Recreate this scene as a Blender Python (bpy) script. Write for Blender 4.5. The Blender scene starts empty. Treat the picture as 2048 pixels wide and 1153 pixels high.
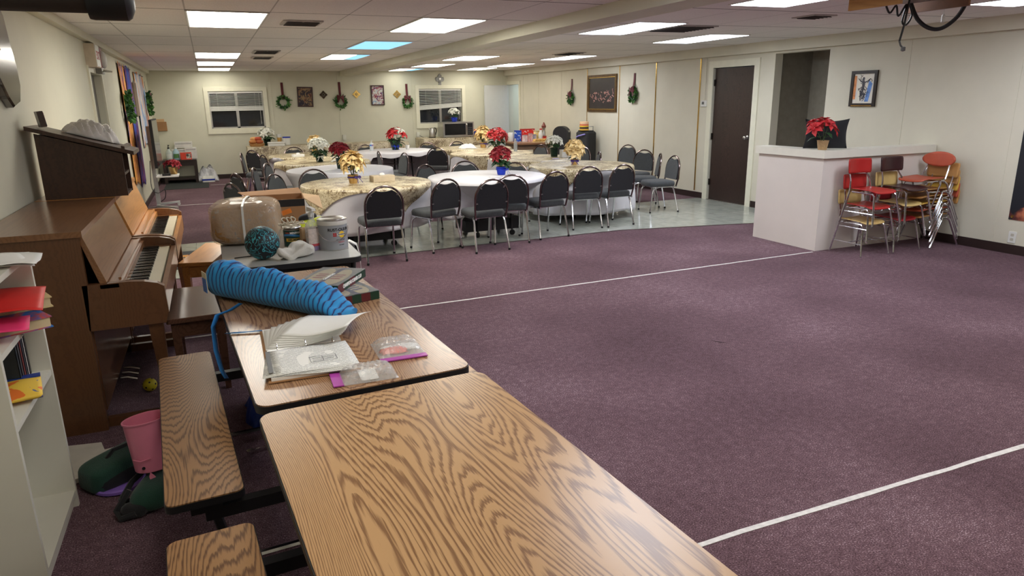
import bpy, bmesh, math, random
from mathutils import Vector, Matrix
C = bpy.context.scene.collection
PI = math.pi
R = math.radians
sin, cos = math.sin, math.cos

# ---------------------------------------------------------------- materials
def lin(c):
    return tuple(((v/255)/12.92 if v <= 10 else (((v/255)+.055)/1.055)**2.4) for v in c)
MATS = {}
def new_mat(name):
    m = bpy.data.materials.new(name); m.use_nodes = True
    nt = m.node_tree; nt.nodes.clear()
    out = nt.nodes.new('ShaderNodeOutputMaterial')
    b = nt.nodes.new('ShaderNodeBsdfPrincipled')
    nt.links.new(b.outputs[0], out.inputs[0])
    MATS[name] = m
    return m, nt, b, out
def N(nt, t, **kw):
    n = nt.nodes.new(t)
    for k, v in kw.items():
        if hasattr(n, k): setattr(n, k, v)
        else: n.inputs[k].default_value = v
    return n
def coords(nt, scale=(1, 1, 1), kind='Object', rot=(0, 0, 0)):
    tc = nt.nodes.new('ShaderNodeTexCoord'); mp = nt.nodes.new('ShaderNodeMapping')
    nt.links.new(tc.outputs[kind], mp.inputs[0]); mp.inputs['Scale'].default_value = scale; mp.inputs['Rotation'].default_value = rot
    return mp.outputs[0]
def ramp(nt, fac, stops, interp='LINEAR'):
    r = nt.nodes.new('ShaderNodeValToRGB'); r.color_ramp.interpolation = interp
    e = r.color_ramp.elements
    while len(e) < len(stops): e.new(.5)
    for i, (p, c) in enumerate(stops):
        e[i].position = p; e[i].color = (*c, 1)
    nt.links.new(fac, r.inputs[0])
    return r.outputs[0]
def math_n(nt, op, a, b=None, c=None):
    n = nt.nodes.new('ShaderNodeMath'); n.operation = op
    for i, v in enumerate((a, b, c)):
        if v is None: continue
        if isinstance(v, (int, float)): n.inputs[i].default_value = v
        else: nt.links.new(v, n.inputs[i])
    return n.outputs[0]
def mat(name, col, rough=.6, metal=0, var=.08, scale=12, bump=0, bscale=None, sheen=0, coat=0, spec=None):
    """plain surface with a little noise in the colour"""
    if name in MATS: return MATS[name]
    m, nt, b, out = new_mat(name)
    c = lin(col)
    b.inputs['Roughness'].default_value = rough; b.inputs['Metallic'].default_value = metal
    if sheen: b.inputs['Sheen Weight'].default_value = sheen
    if coat: b.inputs['Coat Weight'].default_value = coat; b.inputs['Coat Roughness'].default_value = .08
    if spec is not None: b.inputs['Specular IOR Level'].default_value = spec
    v = coords(nt)
    n = N(nt, 'ShaderNodeTexNoise'); n.inputs['Scale'].default_value = scale; n.inputs['Detail'].default_value = 4
    nt.links.new(v, n.inputs[0])
    lo = tuple(x*(1-var) for x in c); hi = tuple(min(1, x*(1+var)) for x in c)
    nt.links.new(ramp(nt, n.outputs[0], [(.3, lo), (.7, hi)]), b.inputs['Base Color'])
    if bump:
        n2 = N(nt, 'ShaderNodeTexNoise'); n2.inputs['Scale'].default_value = bscale or scale*6; n2.inputs['Detail'].default_value = 3
        nt.links.new(v, n2.inputs[0])
        bp = nt.nodes.new('ShaderNodeBump'); bp.inputs['Strength'].default_value = bump; bp.inputs['Distance'].default_value = .01
        nt.links.new(n2.outputs[0], bp.inputs['Height']); nt.links.new(bp.outputs[0], b.inputs['Normal'])
    return m
def wood(name, light, dark, stretch=(7, .9, 7), freq=14, rough=.45, amt=.75, fibre=160, coat=0, rot=(0, 0, 0)):
    """contour-line grain: level lines of a noise stretched along the board, plus fine fibres"""
    m, nt, b, out = new_mat(name)
    b.inputs['Roughness'].default_value = rough
    if coat: b.inputs['Coat Weight'].default_value = coat; b.inputs['Coat Roughness'].default_value = .15
    v = coords(nt, stretch, rot=rot)
    n = N(nt, 'ShaderNodeTexNoise'); n.inputs['Scale'].default_value = .55; n.inputs['Detail'].default_value = 1.2; n.inputs['Roughness'].default_value = .35
    nt.links.new(v, n.inputs[0])
    w2 = coords(nt, (28, 2.2, 28), rot=rot); g = N(nt, 'ShaderNodeTexNoise'); g.inputs['Scale'].default_value = 1; g.inputs['Detail'].default_value = 2; nt.links.new(w2, g.inputs[0])
    s = math_n(nt, 'ADD', math_n(nt, 'MULTIPLY', n.outputs[0], freq*2), math_n(nt, 'MULTIPLY', g.outputs[0], 2.0))
    s = math_n(nt, 'FRACT', s)
    v2 = coords(nt, (fibre, fibre*.035, fibre), rot=rot)
    f = N(nt, 'ShaderNodeTexNoise'); f.inputs['Scale'].default_value = 1; f.inputs['Detail'].default_value = 2
    nt.links.new(v2, f.inputs[0])
    s = math_n(nt, 'ADD', s, math_n(nt, 'MULTIPLY', math_n(nt, 'SUBTRACT', f.outputs[0], .5), .8))
    L, D = lin(light), lin(dark)
    M_ = tuple(a*(1-amt*.45)+d*amt*.45 for a, d in zip(L, D)); D2 = tuple(a*(1-amt)+d*amt for a, d in zip(L, D))
    col = ramp(nt, s, [(.0, L), (.1, M_), (.2, D2), (.32, D2), (.46, M_), (.6, L), (1, L)])
    lf = N(nt, 'ShaderNodeTexNoise'); lf.inputs['Scale'].default_value = .25; nt.links.new(v, lf.inputs[0])
    mx = nt.nodes.new('ShaderNodeMix'); mx.data_type = 'RGBA'; mx.blend_type = 'MULTIPLY'; mx.inputs[0].default_value = .5
    nt.links.new(col, mx.inputs[6]); nt.links.new(ramp(nt, lf.outputs[0], [(.3, (.72, .72, .72)), (.7, (1.1, 1.1, 1.1))]), mx.inputs[7])
    nt.links.new(mx.outputs[2], b.inputs['Base Color'])
    return m
def emit(name, col, strength):
    m, nt, b, out = new_mat(name)
    b.inputs['Base Color'].default_value = (*lin(col), 1)
    b.inputs['Emission Color'].default_value = (*lin(col), 1); b.inputs['Emission Strength'].default_value = strength
    return m
def clear(name, col=(245, 245, 245), amount=.8, rough=.12):
    """thin clear plastic or glass: mostly see-through, with gloss"""
    m, nt, b, out = new_mat(name)
    b.inputs['Base Color'].default_value = (*lin(col), 1); b.inputs['Roughness'].default_value = rough
    b.inputs['Specular IOR Level'].default_value = .9
    t = nt.nodes.new('ShaderNodeBsdfTransparent'); t.inputs[0].default_value = (*lin(col), 1)
    mx = nt.nodes.new('ShaderNodeMixShader')
    nz = N(nt, 'ShaderNodeTexNoise'); nz.inputs['Scale'].default_value = 30; nt.links.new(coords(nt), nz.inputs[0])
    mr = nt.nodes.new('ShaderNodeMapRange'); mr.inputs[3].default_value = amount-.12; mr.inputs[4].default_value = amount+.12
    nt.links.new(nz.outputs[0], mr.inputs[0]); nt.links.new(mr.outputs[0], mx.inputs[0])
    nt.links.new(b.outputs[0], mx.inputs[1]); nt.links.new(t.outputs[0], mx.inputs[2]); nt.links.new(mx.outputs[0], out.inputs[0])
    return m
def splotch(name, cols, scale=3, rough=.6, detail=3, stretch=(1, 1, 1), interp='LINEAR', dist=1.2):
    """painted panel of colour patches"""
    m, nt, b, out = new_mat(name)
    b.inputs['Roughness'].default_value = rough
    n = N(nt, 'ShaderNodeTexNoise'); n.inputs['Scale'].default_value = scale; n.inputs['Detail'].default_value = detail; n.inputs['Distortion'].default_value = dist
    nt.links.new(coords(nt, stretch), n.inputs[0])
    k = len(cols)
    nt.links.new(ramp(nt, n.outputs[0], [(.28+.44*i/(k-1), lin(c)) for i, c in enumerate(cols)], interp), b.inputs['Base Color'])
    return m

def mat_carpet():
    m, nt, b, out = new_mat('carpet')
    v = coords(nt)
    a = N(nt, 'ShaderNodeTexNoise'); a.inputs['Scale'].default_value = 170; a.inputs['Detail'].default_value = 3; nt.links.new(v, a.inputs[0])
    c = N(nt, 'ShaderNodeTexNoise'); c.inputs['Scale'].default_value = .9; c.inputs['Detail'].default_value = 5; nt.links.new(v, c.inputs[0])
    d = N(nt, 'ShaderNodeTexNoise'); d.inputs['Scale'].default_value = 26; d.inputs['Detail'].default_value = 3; nt.links.new(v, d.inputs[0])
    s = math_n(nt, 'ADD', a.outputs[0], math_n(nt, 'MULTIPLY', math_n(nt, 'SUBTRACT', c.outputs[0], .5), .35))
    s = math_n(nt, 'ADD', s, math_n(nt, 'MULTIPLY', math_n(nt, 'SUBTRACT', d.outputs[0], .5), .25))
    nt.links.new(ramp(nt, s, [(.28, lin((58, 40, 46))), (.5, lin((103, 77, 85))), (.64, lin((130, 103, 111))), (.76, lin((190, 168, 176)))]), b.inputs['Base Color'])
    b.inputs['Roughness'].default_value = .95; b.inputs['Specular IOR Level'].default_value = .15; b.inputs['Sheen Weight'].default_value = .03
    bp = nt.nodes.new('ShaderNodeBump'); bp.inputs['Strength'].default_value = .7; bp.inputs['Distance'].default_value = .012
    nt.links.new(a.outputs[0], bp.inputs['Height']); nt.links.new(bp.outputs[0], b.inputs['Normal'])
    return m
def mat_vinyl():
    m, nt, b, out = new_mat('vinyl_tile')
    v = coords(nt)
    br = N(nt, 'ShaderNodeTexBrick'); br.offset = 0; br.inputs['Scale'].default_value = 1; br.inputs['Brick Width'].default_value = .305; br.inputs['Row Height'].default_value = .305; br.inputs['Mortar Size'].default_value = .002
    br.inputs['Color1'].default_value = (*lin((166, 170, 160)), 1); br.inputs['Color2'].default_value = (*lin((176, 179, 168)), 1); br.inputs['Mortar'].default_value = (*lin((130, 133, 124)), 1)
    nt.links.new(v, br.inputs[0])
    a = N(nt, 'ShaderNodeTexNoise'); a.inputs['Scale'].default_value = 9; a.inputs['Detail'].default_value = 6; nt.links.new(v, a.inputs[0])
    mx = nt.nodes.new('ShaderNodeMix'); mx.data_type = 'RGBA'; mx.blend_type = 'MULTIPLY'; mx.inputs[0].default_value = 1
    nt.links.new(br.outputs[0], mx.inputs[6]); nt.links.new(ramp(nt, a.outputs[0], [(.3, (.8, .8, .8)), (.65, (1, 1, 1))]), mx.inputs[7])
    nt.links.new(mx.outputs[2], b.inputs['Base Color']); b.inputs['Roughness'].default_value = .16
    return m
def mat_ceiling():
    m, nt, b, out = new_mat('ceiling_tile')
    tc = nt.nodes.new('ShaderNodeTexCoord'); sp = nt.nodes.new('ShaderNodeSeparateXYZ'); nt.links.new(tc.outputs['Object'], sp.inputs[0])
    def line(val, off, pitch, w):
        f = math_n(nt, 'FRACT', math_n(nt, 'DIVIDE', math_n(nt, 'ADD', val, off), pitch))
        f = math_n(nt, 'ABSOLUTE', math_n(nt, 'SUBTRACT', f, .5))
        return math_n(nt, 'GREATER_THAN', f, .5-w/pitch)
    lx = line(sp.outputs[0], .066, .6505, .006); ly = line(sp.outputs[1], -6.47, 1.243, .010)
    ln = math_n(nt, 'MAXIMUM', math_n(nt, 'MULTIPLY', lx, .45), ly)
    v = coords(nt)
    a = N(nt, 'ShaderNodeTexNoise'); a.inputs['Scale'].default_value = 140; a.inputs['Detail'].default_value = 4; nt.links.new(v, a.inputs[0])
    c = N(nt, 'ShaderNodeTexNoise'); c.inputs['Scale'].default_value = .5; nt.links.new(v, c.inputs[0])
    col = ramp(nt, a.outputs[0], [(.3, lin((230, 226, 222))), (.7, lin((248, 245, 241)))])
    mx = nt.nodes.new('ShaderNodeMix'); mx.data_type = 'RGBA'; mx.blend_type = 'MIX'
    nt.links.new(ln, mx.inputs[0]); nt.links.new(col, mx.inputs[6]); mx.inputs[7].default_value = (*lin((92, 88, 86)), 1)
    nt.links.new(mx.outputs[2], b.inputs['Base Color']); b.inputs['Roughness'].default_value = .9
    bp = nt.nodes.new('ShaderNodeBump'); bp.inputs['Strength'].default_value = .3; bp.inputs['Distance'].default_value = .004
    nt.links.new(a.outputs[0], bp.inputs['Height']); nt.links.new(bp.outputs[0], b.inputs['Normal'])
    return m
def mat_damask():
    m, nt, b, out = new_mat('gold_damask')
    v = coords(nt)
    a = N(nt, 'ShaderNodeTexNoise'); a.inputs['Scale'].default_value = 30; a.inputs['Detail'].default_value = 3; a.inputs['Distortion'].default_value = 1.5; nt.links.new(v, a.inputs[0])
    w = N(nt, 'ShaderNodeTexNoise'); w.inputs['Scale'].default_value = 6; w.inputs['Detail'].default_value = 1; nt.links.new(v, w.inputs[0])
    s = math_n(nt, 'ADD', a.outputs[0], math_n(nt, 'MULTIPLY', math_n(nt, 'SUBTRACT', w.outputs[0], .5), .6))
    nt.links.new(ramp(nt, s, [(.36, lin((110, 88, 60))), (.44, lin((178, 160, 122))), (.62, lin((216, 204, 172)))]), b.inputs['Base Color'])
    nt.links.new(ramp(nt, s, [(.4, (.42, .42, .42)), (.6, (.3, .3, .3))]), b.inputs['Roughness'])
    b.inputs['Specular IOR Level'].default_value = .8
    return m

M = {}
def setup_mats():
    M['carpet'] = mat_carpet(); M['vinyl'] = mat_vinyl(); M['ceil'] = mat_ceiling(); M['damask'] = mat_damask()
    M['wall'] = mat('wall_paint', (214, 212, 192), .55, var=.03, scale=3, bump=.12, bscale=220)
    M['wallr'] = mat('wall_panel_paint', (214, 209, 190), .55, var=.03, scale=3, bump=.1, bscale=220)
    M['trim'] = mat('cream_trim', (228, 225, 204), .4, var=.03)
    M['halfwall'] = mat('half_wall_paint', (222, 213, 205), .5, var=.03, scale=3, bump=.1, bscale=200)
    M['base'] = mat('brown_vinyl_base', (48, 34, 32), .4)
    M['tape'] = mat('white_tape', (214, 210, 206), .6, var=.15, scale=40)
    M['brass'] = mat('brass', (206, 170, 96), .22, 1, var=.12)
    M['chrome'] = mat('chrome', (222, 222, 226), .12, 1, var=.03)
    M['chromeb'] = mat('smoked_chrome', (120, 106, 106), .18, 1, var=.05)
    M['steel'] = mat('brushed_steel', (190, 188, 182), .3, 1, var=.05)
    M['white'] = mat('white_paint', (224, 224, 218), .4, var=.03)
    M['shelfw'] = mat('white_melamine', (222, 220, 208), .45, var=.03, scale=4)
    M['black'] = mat('black_plastic', (22, 22, 25), .5)
    M['blackr'] = mat('black_rubber', (14, 14, 15), .8)
    M['blackc'] = mat('black_cloth', (24, 25, 29), .9, sheen=.2, bump=.2, bscale=300)
    M['gfab'] = mat('grey_upholstery', (64, 67, 69), .85, sheen=.15, bump=.35, bscale=420, var=.15, scale=60)
    M['bfab'] = mat('black_back_fabric', (26, 26, 32), .9, sheen=.15, bump=.3, bscale=420, var=.15, scale=60)
    M['oak'] = wood('oak_laminate', (184, 146, 102), (124, 88, 56), (5, .8, 5), 52, .3, .95, 210)
    M['oakd'] = wood('shaded_oak_laminate', (170, 132, 98), (110, 76, 54), (5, .8, 5), 50, .26, .85, 210)  # same oak, darkened: the far leaf's weaker light put into the colour
    M['oakb'] = wood('bench_oak_laminate', (180, 136, 92), (112, 76, 48), (5.5, .85, 5.5), 50, .34, .95, 210)
    M['walnut'] = wood('piano_walnut', (108, 72, 46), (84, 54, 34), (6, 6, .4), 20, .34, .4, 190, coat=.15)
    M['walnut2'] = wood('piano_lid_walnut', (140, 98, 64), (108, 70, 42), (6, .45, 6), 13, .28, .4, 150, coat=.25)
    M['walnutd'] = wood('dark_cabinet_walnut', (72, 48, 36), (46, 30, 22), (6, 6, .6), 13, .4, .5, 120, coat=.15)
    M['bench'] = wood('piano_bench_wood', (104, 72, 54), (72, 48, 34), (6, .45, 6), 12, .24, .4, 140, coat=.4)
    M['maple'] = wood('honey_maple', (206, 146, 82), (168, 112, 58), (6, .45, 6), 12, .3, .4, 150, coat=.3)
    M['doorw'] = wood('dark_door_veneer', (58, 42, 36), (36, 25, 21), (9, 9, .5), 18, .4, .6, 120)
    M['grey_lam'] = mat('grey_laminate', (178, 178, 172), .3, var=.05, scale=30)
    M['cloth'] = mat('white_tablecloth', (222, 220, 224), .42, var=.02)
    M['paper'] = mat('paper', (236, 236, 232), .7, var=.02)
    M['card'] = mat('cardboard', (164, 122, 82), .8, var=.08, scale=8)
    M['cardl'] = mat('pale_cardboard', (206, 172, 130), .8, var=.06, scale=8)
    M['green'] = mat('leaf_green', (38, 74, 40), .5, var=.3, scale=30)
    M['red'] = mat('poinsettia_red', (196, 42, 48), .55, var=.25, scale=30)
    M['dred'] = mat('poinsettia_crimson', (140, 22, 34), .55, var=.3, scale=30)
    M['wbloom'] = mat('poinsettia_white', (236, 236, 226), .6, var=.06, scale=30)
    M['gold'] = mat('poinsettia_gold', (232, 204, 146), .45, 0, var=.25, scale=30)
    M['bluefoil'] = mat('blue_foil', (34, 62, 190), .3, .5, var=.25, scale=30)
    M['greenfoil'] = mat('dark_green_foil', (24, 48, 40), .25, .5, var=.3, scale=30)
    M['goldpot'] = mat('gold_tin', (206, 170, 110), .28, .8, var=.15)
    M['burlap'] = mat('burlap', (178, 146, 104), .9, var=.15, scale=60, bump=.5, bscale=300)
    M['velvet'] = mat('burgundy_ribbon', (92, 18, 30), .7, var=.2, sheen=.4)
    M['purple'] = mat('purple_ribbon', (66, 46, 120), .5, var=.2)
    M['clear'] = clear('clear_plastic', amount=.72)
    M['wrap'] = clear('plastic_wrap', (250, 246, 236), .76, .08)
    M['blue'] = mat('bright_blue', (28, 118, 190), .6, var=.1, scale=20)

# ---------------------------------------------------------------- mesh builder
class MB:
    def __init__(s): s.v = []; s.f = []; s.m = []
    def add(s, vs, fs, m=0):
        o = len(s.v); s.v += [tuple(p) for p in vs]; s.f += [tuple(i+o for i in f) for f in fs]; s.m += [m]*len(fs); return s
    def box(s, x0, x1, y0, y1, z0, z1, m=0):
        return s.add([(x, y, z) for x in (x0, x1) for y in (y0, y1) for z in (z0, z1)],
                     [(0, 1, 3, 2), (4, 6, 7, 5), (0, 4, 5, 1), (2, 3, 7, 6), (0, 2, 6, 4), (1, 5, 7, 3)], m)
    def rot_box(s, c, size, rz=0, rx=0, ry=0, m=0):
        b = MB().box(-size[0]/2, size[0]/2, -size[1]/2, size[1]/2, -size[2]/2, size[2]/2)
        mt = Matrix.Translation(c) @ Matrix.Rotation(rz, 4, 'Z') @ Matrix.Rotation(ry, 4, 'Y') @ Matrix.Rotation(rx, 4, 'X')
        return s.add([mt @ Vector(p) for p in b.v], b.f, m)
    def merge(s, o, mt=None, m=None):
        return s._mg(o, mt, m)
    def _mg(s, o, mt, m):
        base = len(s.v); s.v += [tuple(mt @ Vector(p)) if mt else p for p in o.v]
        s.f += [tuple(i+base for i in f) for f in o.f]; s.m += (o.m if m is None else [m]*len(o.f)); return s
    def prism(s, poly, z0, z1, m=0, mt=None, bev=0):
        """poly in xy, extruded z0..z1 (bev: chamfer at the top edge)"""
        n = len(poly); rings = [(0, z0), (0, z1)] if not bev else [(0, z0), (0, z1-bev), (bev, z1)]
        cx = sum(p[0] for p in poly)/n; cy = sum(p[1] for p in poly)/n
        vs = []
        for ins, z in rings:
            for p in poly:
                d = math.hypot(p[0]-cx, p[1]-cy) or 1
                k = 1-ins/d
                vs.append((cx+(p[0]-cx)*k, cy+(p[1]-cy)*k, z))
        fs = [tuple(range(n))[::-1], tuple(range(n*(len(rings)-1), n*len(rings)))]
        for r in range(len(rings)-1):
            fs += [(r*n+i, r*n+(i+1) % n, (r+1)*n+(i+1) % n, (r+1)*n+i) for i in range(n)]
        if mt: vs = [mt @ Vector(p) for p in vs]
        return s.add(vs, fs, m)
    def tube(s, pts, r, n=8, m=0, closed=False, cr=0):
        pts = [Vector(p) for p in pts]
        if cr:      # round the bends (Catmull-Rom)
            q = []; k = len(pts)
            for i in range(k-1):
                a, b, c, d = pts[max(i-1, 0)], pts[i], pts[i+1], pts[min(i+2, k-1)]
                for j in range(cr):
                    u = j/cr; q.append(.5*((2*b)+(c-a)*u+(2*a-5*b+4*c-d)*u*u+(3*b-a-3*c+d)*u**3))
            pts = q+[pts[-1]]
        k = len(pts)
        rs = r if isinstance(r, (list, tuple)) else [r]*k
        vs = []; up = None
        for i, p in enumerate(pts):
            if closed: d = pts[(i+1) % k]-pts[i-1]
            else: d = pts[min(i+1, k-1)]-pts[max(i-1, 0)]
            d.normalize()
            if up is None:
                up = Vector((0, 0, 1)) if abs(d.z) < .9 else Vector((1, 0, 0))
            x = d.cross(up).normalized(); up = x.cross(d).normalized()
            vs += [p+(x*cos(2*PI*j/n)+up*sin(2*PI*j/n))*rs[i] for j in range(n)]
        fs = []
        for i in range(k if closed else k-1):
            a, b = i*n, ((i+1) % k)*n
            fs += [(a+j, a+(j+1) % n, b+(j+1) % n, b+j) for j in range(n)]
        if not closed: fs += [tuple(range(n))[::-1], tuple(range((k-1)*n, k*n))]
        return s.add(vs, fs, m)
    def lathe(s, prof, n=24, c=(0, 0, 0), m=0, cap=True):
        vs = [(c[0]+r*cos(2*PI*j/n), c[1]+r*sin(2*PI*j/n), c[2]+z) for r, z in prof for j in range(n)]
        fs = [(i*n+j, i*n+(j+1) % n, (i+1)*n+(j+1) % n, (i+1)*n+j) for i in range(len(prof)-1) for j in range(n)]
        if cap: fs += [tuple(range(n))[::-1], tuple(range((len(prof)-1)*n, len(prof)*n))]
        return s.add(vs, fs, m)
    def grid(s, fn, nu, nv, m=0, cu=False, thick=0):
        """fn(u, v) for u, v in 0..1; cu closes u"""
        ku = nu if cu else nu+1
        vs = [fn(i/nu, j/nv) for i in range(ku) for j in range(nv+1)]
        fs = [(i*(nv+1)+j, ((i+1) % ku)*(nv+1)+j, ((i+1) % ku)*(nv+1)+j+1, i*(nv+1)+j+1) for i in range(nu) for j in range(nv)]
        return s.add(vs, fs, m)
    def blob(s, c, r, p=2.4, n=16, k=10, m=0, fn=None):
        """superellipsoid; fn moves each point"""
        def sp(a): return math.copysign(abs(a)**(2/p), a)
        vs = []; fs = []
        for i in range(k+1):
            t = -PI/2+PI*i/k
            for j in range(n):
                a = 2*PI*j/n
                q = (r[0]*sp(cos(t))*sp(cos(a)), r[1]*sp(cos(t))*sp(sin(a)), r[2]*sp(sin(t)))
                if fn: q = fn(*q)
                vs.append((c[0]+q[0], c[1]+q[1], c[2]+q[2]))
        for i in range(k):
            fs += [(i*n+j, i*n+(j+1) % n, (i+1)*n+(j+1) % n, (i+1)*n+j) for j in range(n)]
        return s.add(vs, fs, m)
    def build(s, name, mats, parent=None, loc=None, rz=0, smooth=True, ang=35, solid=0, sub=0):
        me = bpy.data.meshes.new(name); me.from_pydata(s.v, [], s.f)
        if not isinstance(mats, (list, tuple)): mats = [mats]
        for q in mats: me.materials.append(M[q] if isinstance(q, str) else q)
        me.polygons.foreach_set('material_index', s.m)
        bm = bmesh.new(); bm.from_mesh(me)
        bmesh.ops.remove_doubles(bm, verts=bm.verts, dist=1e-5)
        bmesh.ops.recalc_face_normals(bm, faces=bm.faces); bm.to_mesh(me); bm.free()
        if smooth:
            me.shade_smooth(); me.set_sharp_from_angle(angle=R(ang))
        o = bpy.data.objects.new(name, me); C.objects.link(o)
        if parent is not None: o.parent = parent
        if loc is not None: o.location = loc
        o.rotation_euler.z = rz
        if solid:
            md = o.modifiers.new('thickness', 'SOLIDIFY'); md.thickness = solid; md.offset = 0
        if sub:
            md = o.modifiers.new('smooth', 'SUBSURF'); md.levels = sub; md.render_levels = sub
        return o

def rrect(w, d, r, n=5, cx=0, cy=0):
    """rounded rectangle outline"""
    out = []
    for sx, sy, a0 in ((1, 1, 0), (-1, 1, 90), (-1, -1, 180), (1, -1, 270)):
        for i in range(n+1):
            a = R(a0+90*i/n); out.append((cx+sx*(w/2-r)+r*cos(a), cy+sy*(d/2-r)+r*sin(a)))
    return out
def circle(r, n=32, cx=0, cy=0): return [(cx+r*cos(2*PI*i/n), cy+r*sin(2*PI*i/n)) for i in range(n)]
def tag(o, label, cat, group=None, kind=None):
    o['label'] = label; o['category'] = cat
    if group: o['group'] = group
    if kind: o['kind'] = kind
    return o
def thing(name, label, cat, loc=(0, 0, 0), rz=0, group=None):
    o = bpy.data.objects.new(name, None); C.objects.link(o); o.location = loc; o.rotation_euler.z = rz
    o.empty_display_size = .1
    return tag(o, label, cat, group)
def kids(o): return [c for c in bpy.data.objects if c.parent == o]
def dup(root, loc, rz=0, label=None, group=None, scale=None, cat=None):
    r = root.copy(); C.objects.link(r); r.location = loc; r.rotation_euler.z = rz
    if label: r['label'] = label
    if group: r['group'] = group
    if cat: r['category'] = cat
    if scale: r.scale = (scale,)*3
    for ch in kids(root):
        c = ch.copy(); C.objects.link(c); c.parent = r
        for g in kids(ch):
            d = g.copy(); C.objects.link(d); d.parent = c
    return r
def struct(name, mb, mats, **kw):
    o = mb.build(name, mats, **kw); o['kind'] = 'structure'; return o
def text(body, size, mt, m, parent=None, name='lettering', bend=None, bold=0, align='CENTER', width=1.0):
    """letters as a thin mesh in the xz plane facing -y, placed by matrix mt; bend = radius of the can it wraps round"""
    cu = bpy.data.curves.new(name, 'FONT'); cu.body = body; cu.size = size; cu.align_x = align; cu.align_y = 'CENTER'; cu.offset = bold; cu.extrude = .0004
    t = bpy.data.objects.new(name, cu); C.objects.link(t)
    dg = bpy.context.evaluated_depsgraph_get(); dg.update()
    me = bpy.data.meshes.new_from_object(t.evaluated_get(dg))
    bpy.data.objects.remove(t)
    for v in me.vertices:
        x, y, z = v.co; x *= width
        if bend:
            a = x/bend; r = bend+z
            v.co = mt @ Vector((r*sin(a), -r*cos(a), y))
        else: v.co = mt @ Vector((x, -z, y))
    me.materials.clear(); me.materials.append(M[m] if isinstance(m, str) else m)
    o = bpy.data.objects.new(name, me); C.objects.link(o)
    if parent is not None: o.parent = parent
    return o
T = Matrix.Translation
def Rz(a): return Matrix.Rotation(a, 4, 'Z')
def Rx(a): return Matrix.Rotation(a, 4, 'X')
def Ry(a): return Matrix.Rotation(a, 4, 'Y')
setup_mats()
# ---------------------------------------------------------------- the room
WL, WB, SK = -1.12, 17.65, .0265          # left wall, back wall, skew of the right wall
CZ = 2.41
def ceil_z(x): return CZ+max(0, x-3.2)*.0085
def RW(y, off=0): return 7.9-SK*y-off
RWK = dict(loc=(7.9, 0, 0), rz=SK)
struct('floor', MB().box(-1.3, 9.6, -3, 18, -.06, 0), 'carpet')
# vinyl strip across the hall, with a wavering near edge
edge = [(-1.12, 7.44), (-.3, 7.44), (1.4, 7.56), (2.54, 7.64), (3.6, 7.66), (4.82, 7.70), (5.7, 7.52), (6.7, 7.31), (7.72, 7.2)]
far = [(7.66, 9.72), (6.3, 9.71), (3, 9.5), (-1.12, 9.34)]
mb = MB(); mb.prism(edge+far, .0005, .004)
struct('floor', mb, 'vinyl', smooth=False)
mb = MB()
for a, b in zip(edge[:-1], edge[1:]):
    d = Vector((b[0]-a[0], b[1]-a[1])); n = Vector((-d.y, d.x)).normalized()*.009
    mb.prism([(a[0]-n.x, a[1]-n.y), (b[0]-n.x, b[1]-n.y), (b[0]+n.x, b[1]+n.y), (a[0]+n.x, a[1]+n.y)], .004, .007)
struct('trim_1', mb, 'steel', smooth=False)
# floor tape lines
rnd = random.Random(3)
for k, (x0, x1, y0, y1, w, gap) in enumerate(((.9, 7.75, 1.862, 1.80, .026, 0), (-1.1, 6.0, 5.40, 5.60, .024, 0), (-1.1, 1.2, 13.22, 13.12, .03, 0), (-.1, 4.5, 16.33, 16.2, .03, 0))):
    mb = MB(); n = 40; P = []
    for i in range(n+1):
        x = x0+(x1-x0)*i/n; y = y0+(y1-y0)*i/n+rnd.uniform(-.004, .004); P.append((x, y, w*rnd.uniform(.85, 1.1)))
    for a, b in zip(P[:-1], P[1:]):
        mb.prism([(a[0], a[1]-a[2]/2), (b[0], b[1]-b[2]/2), (b[0], b[1]+b[2]/2), (a[0], a[1]+a[2]/2)], .0005, .002)
    o = mb.build('tape_line', 'tape', smooth=False)
    tag(o, ['white tape line on the carpet nearest the camera, running off beside the near table', 'white tape line on the carpet ending at the low partition wall', 'white tape line on the carpet beside the mobile screen stand', 'white tape line on the carpet near the dark desk in the far corner'][k], 'tape', 'white tape lines on the carpet')
tag(MB().grid(lambda u, v: (3.11+.07*u, 3.72-.1*u+.012*(v-.5)*(1-abs(2*u-1)), .0022+.001*sin(v*PI)), 6, 3).build('scuff_mark', mat('dark_scuff', (40, 28, 34), .9), solid=.001), 'small dark scuff mark on the open purple carpet', 'mark')

def wall_boxes(mb, along0, along1, z1, holes, put):
    """boxes round rectangular holes; put(a0, a1, z0, z1)"""
    cur = along0
    for a0, a1, z0, z1h in sorted(holes):
        put(cur, a0, 0, z1)
        if z0 > 0: put(a0, a1, 0, z0)
        if z1h < z1: put(a0, a1, z1h, z1)
        cur = a1
    put(cur, along1, 0, z1)
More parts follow.
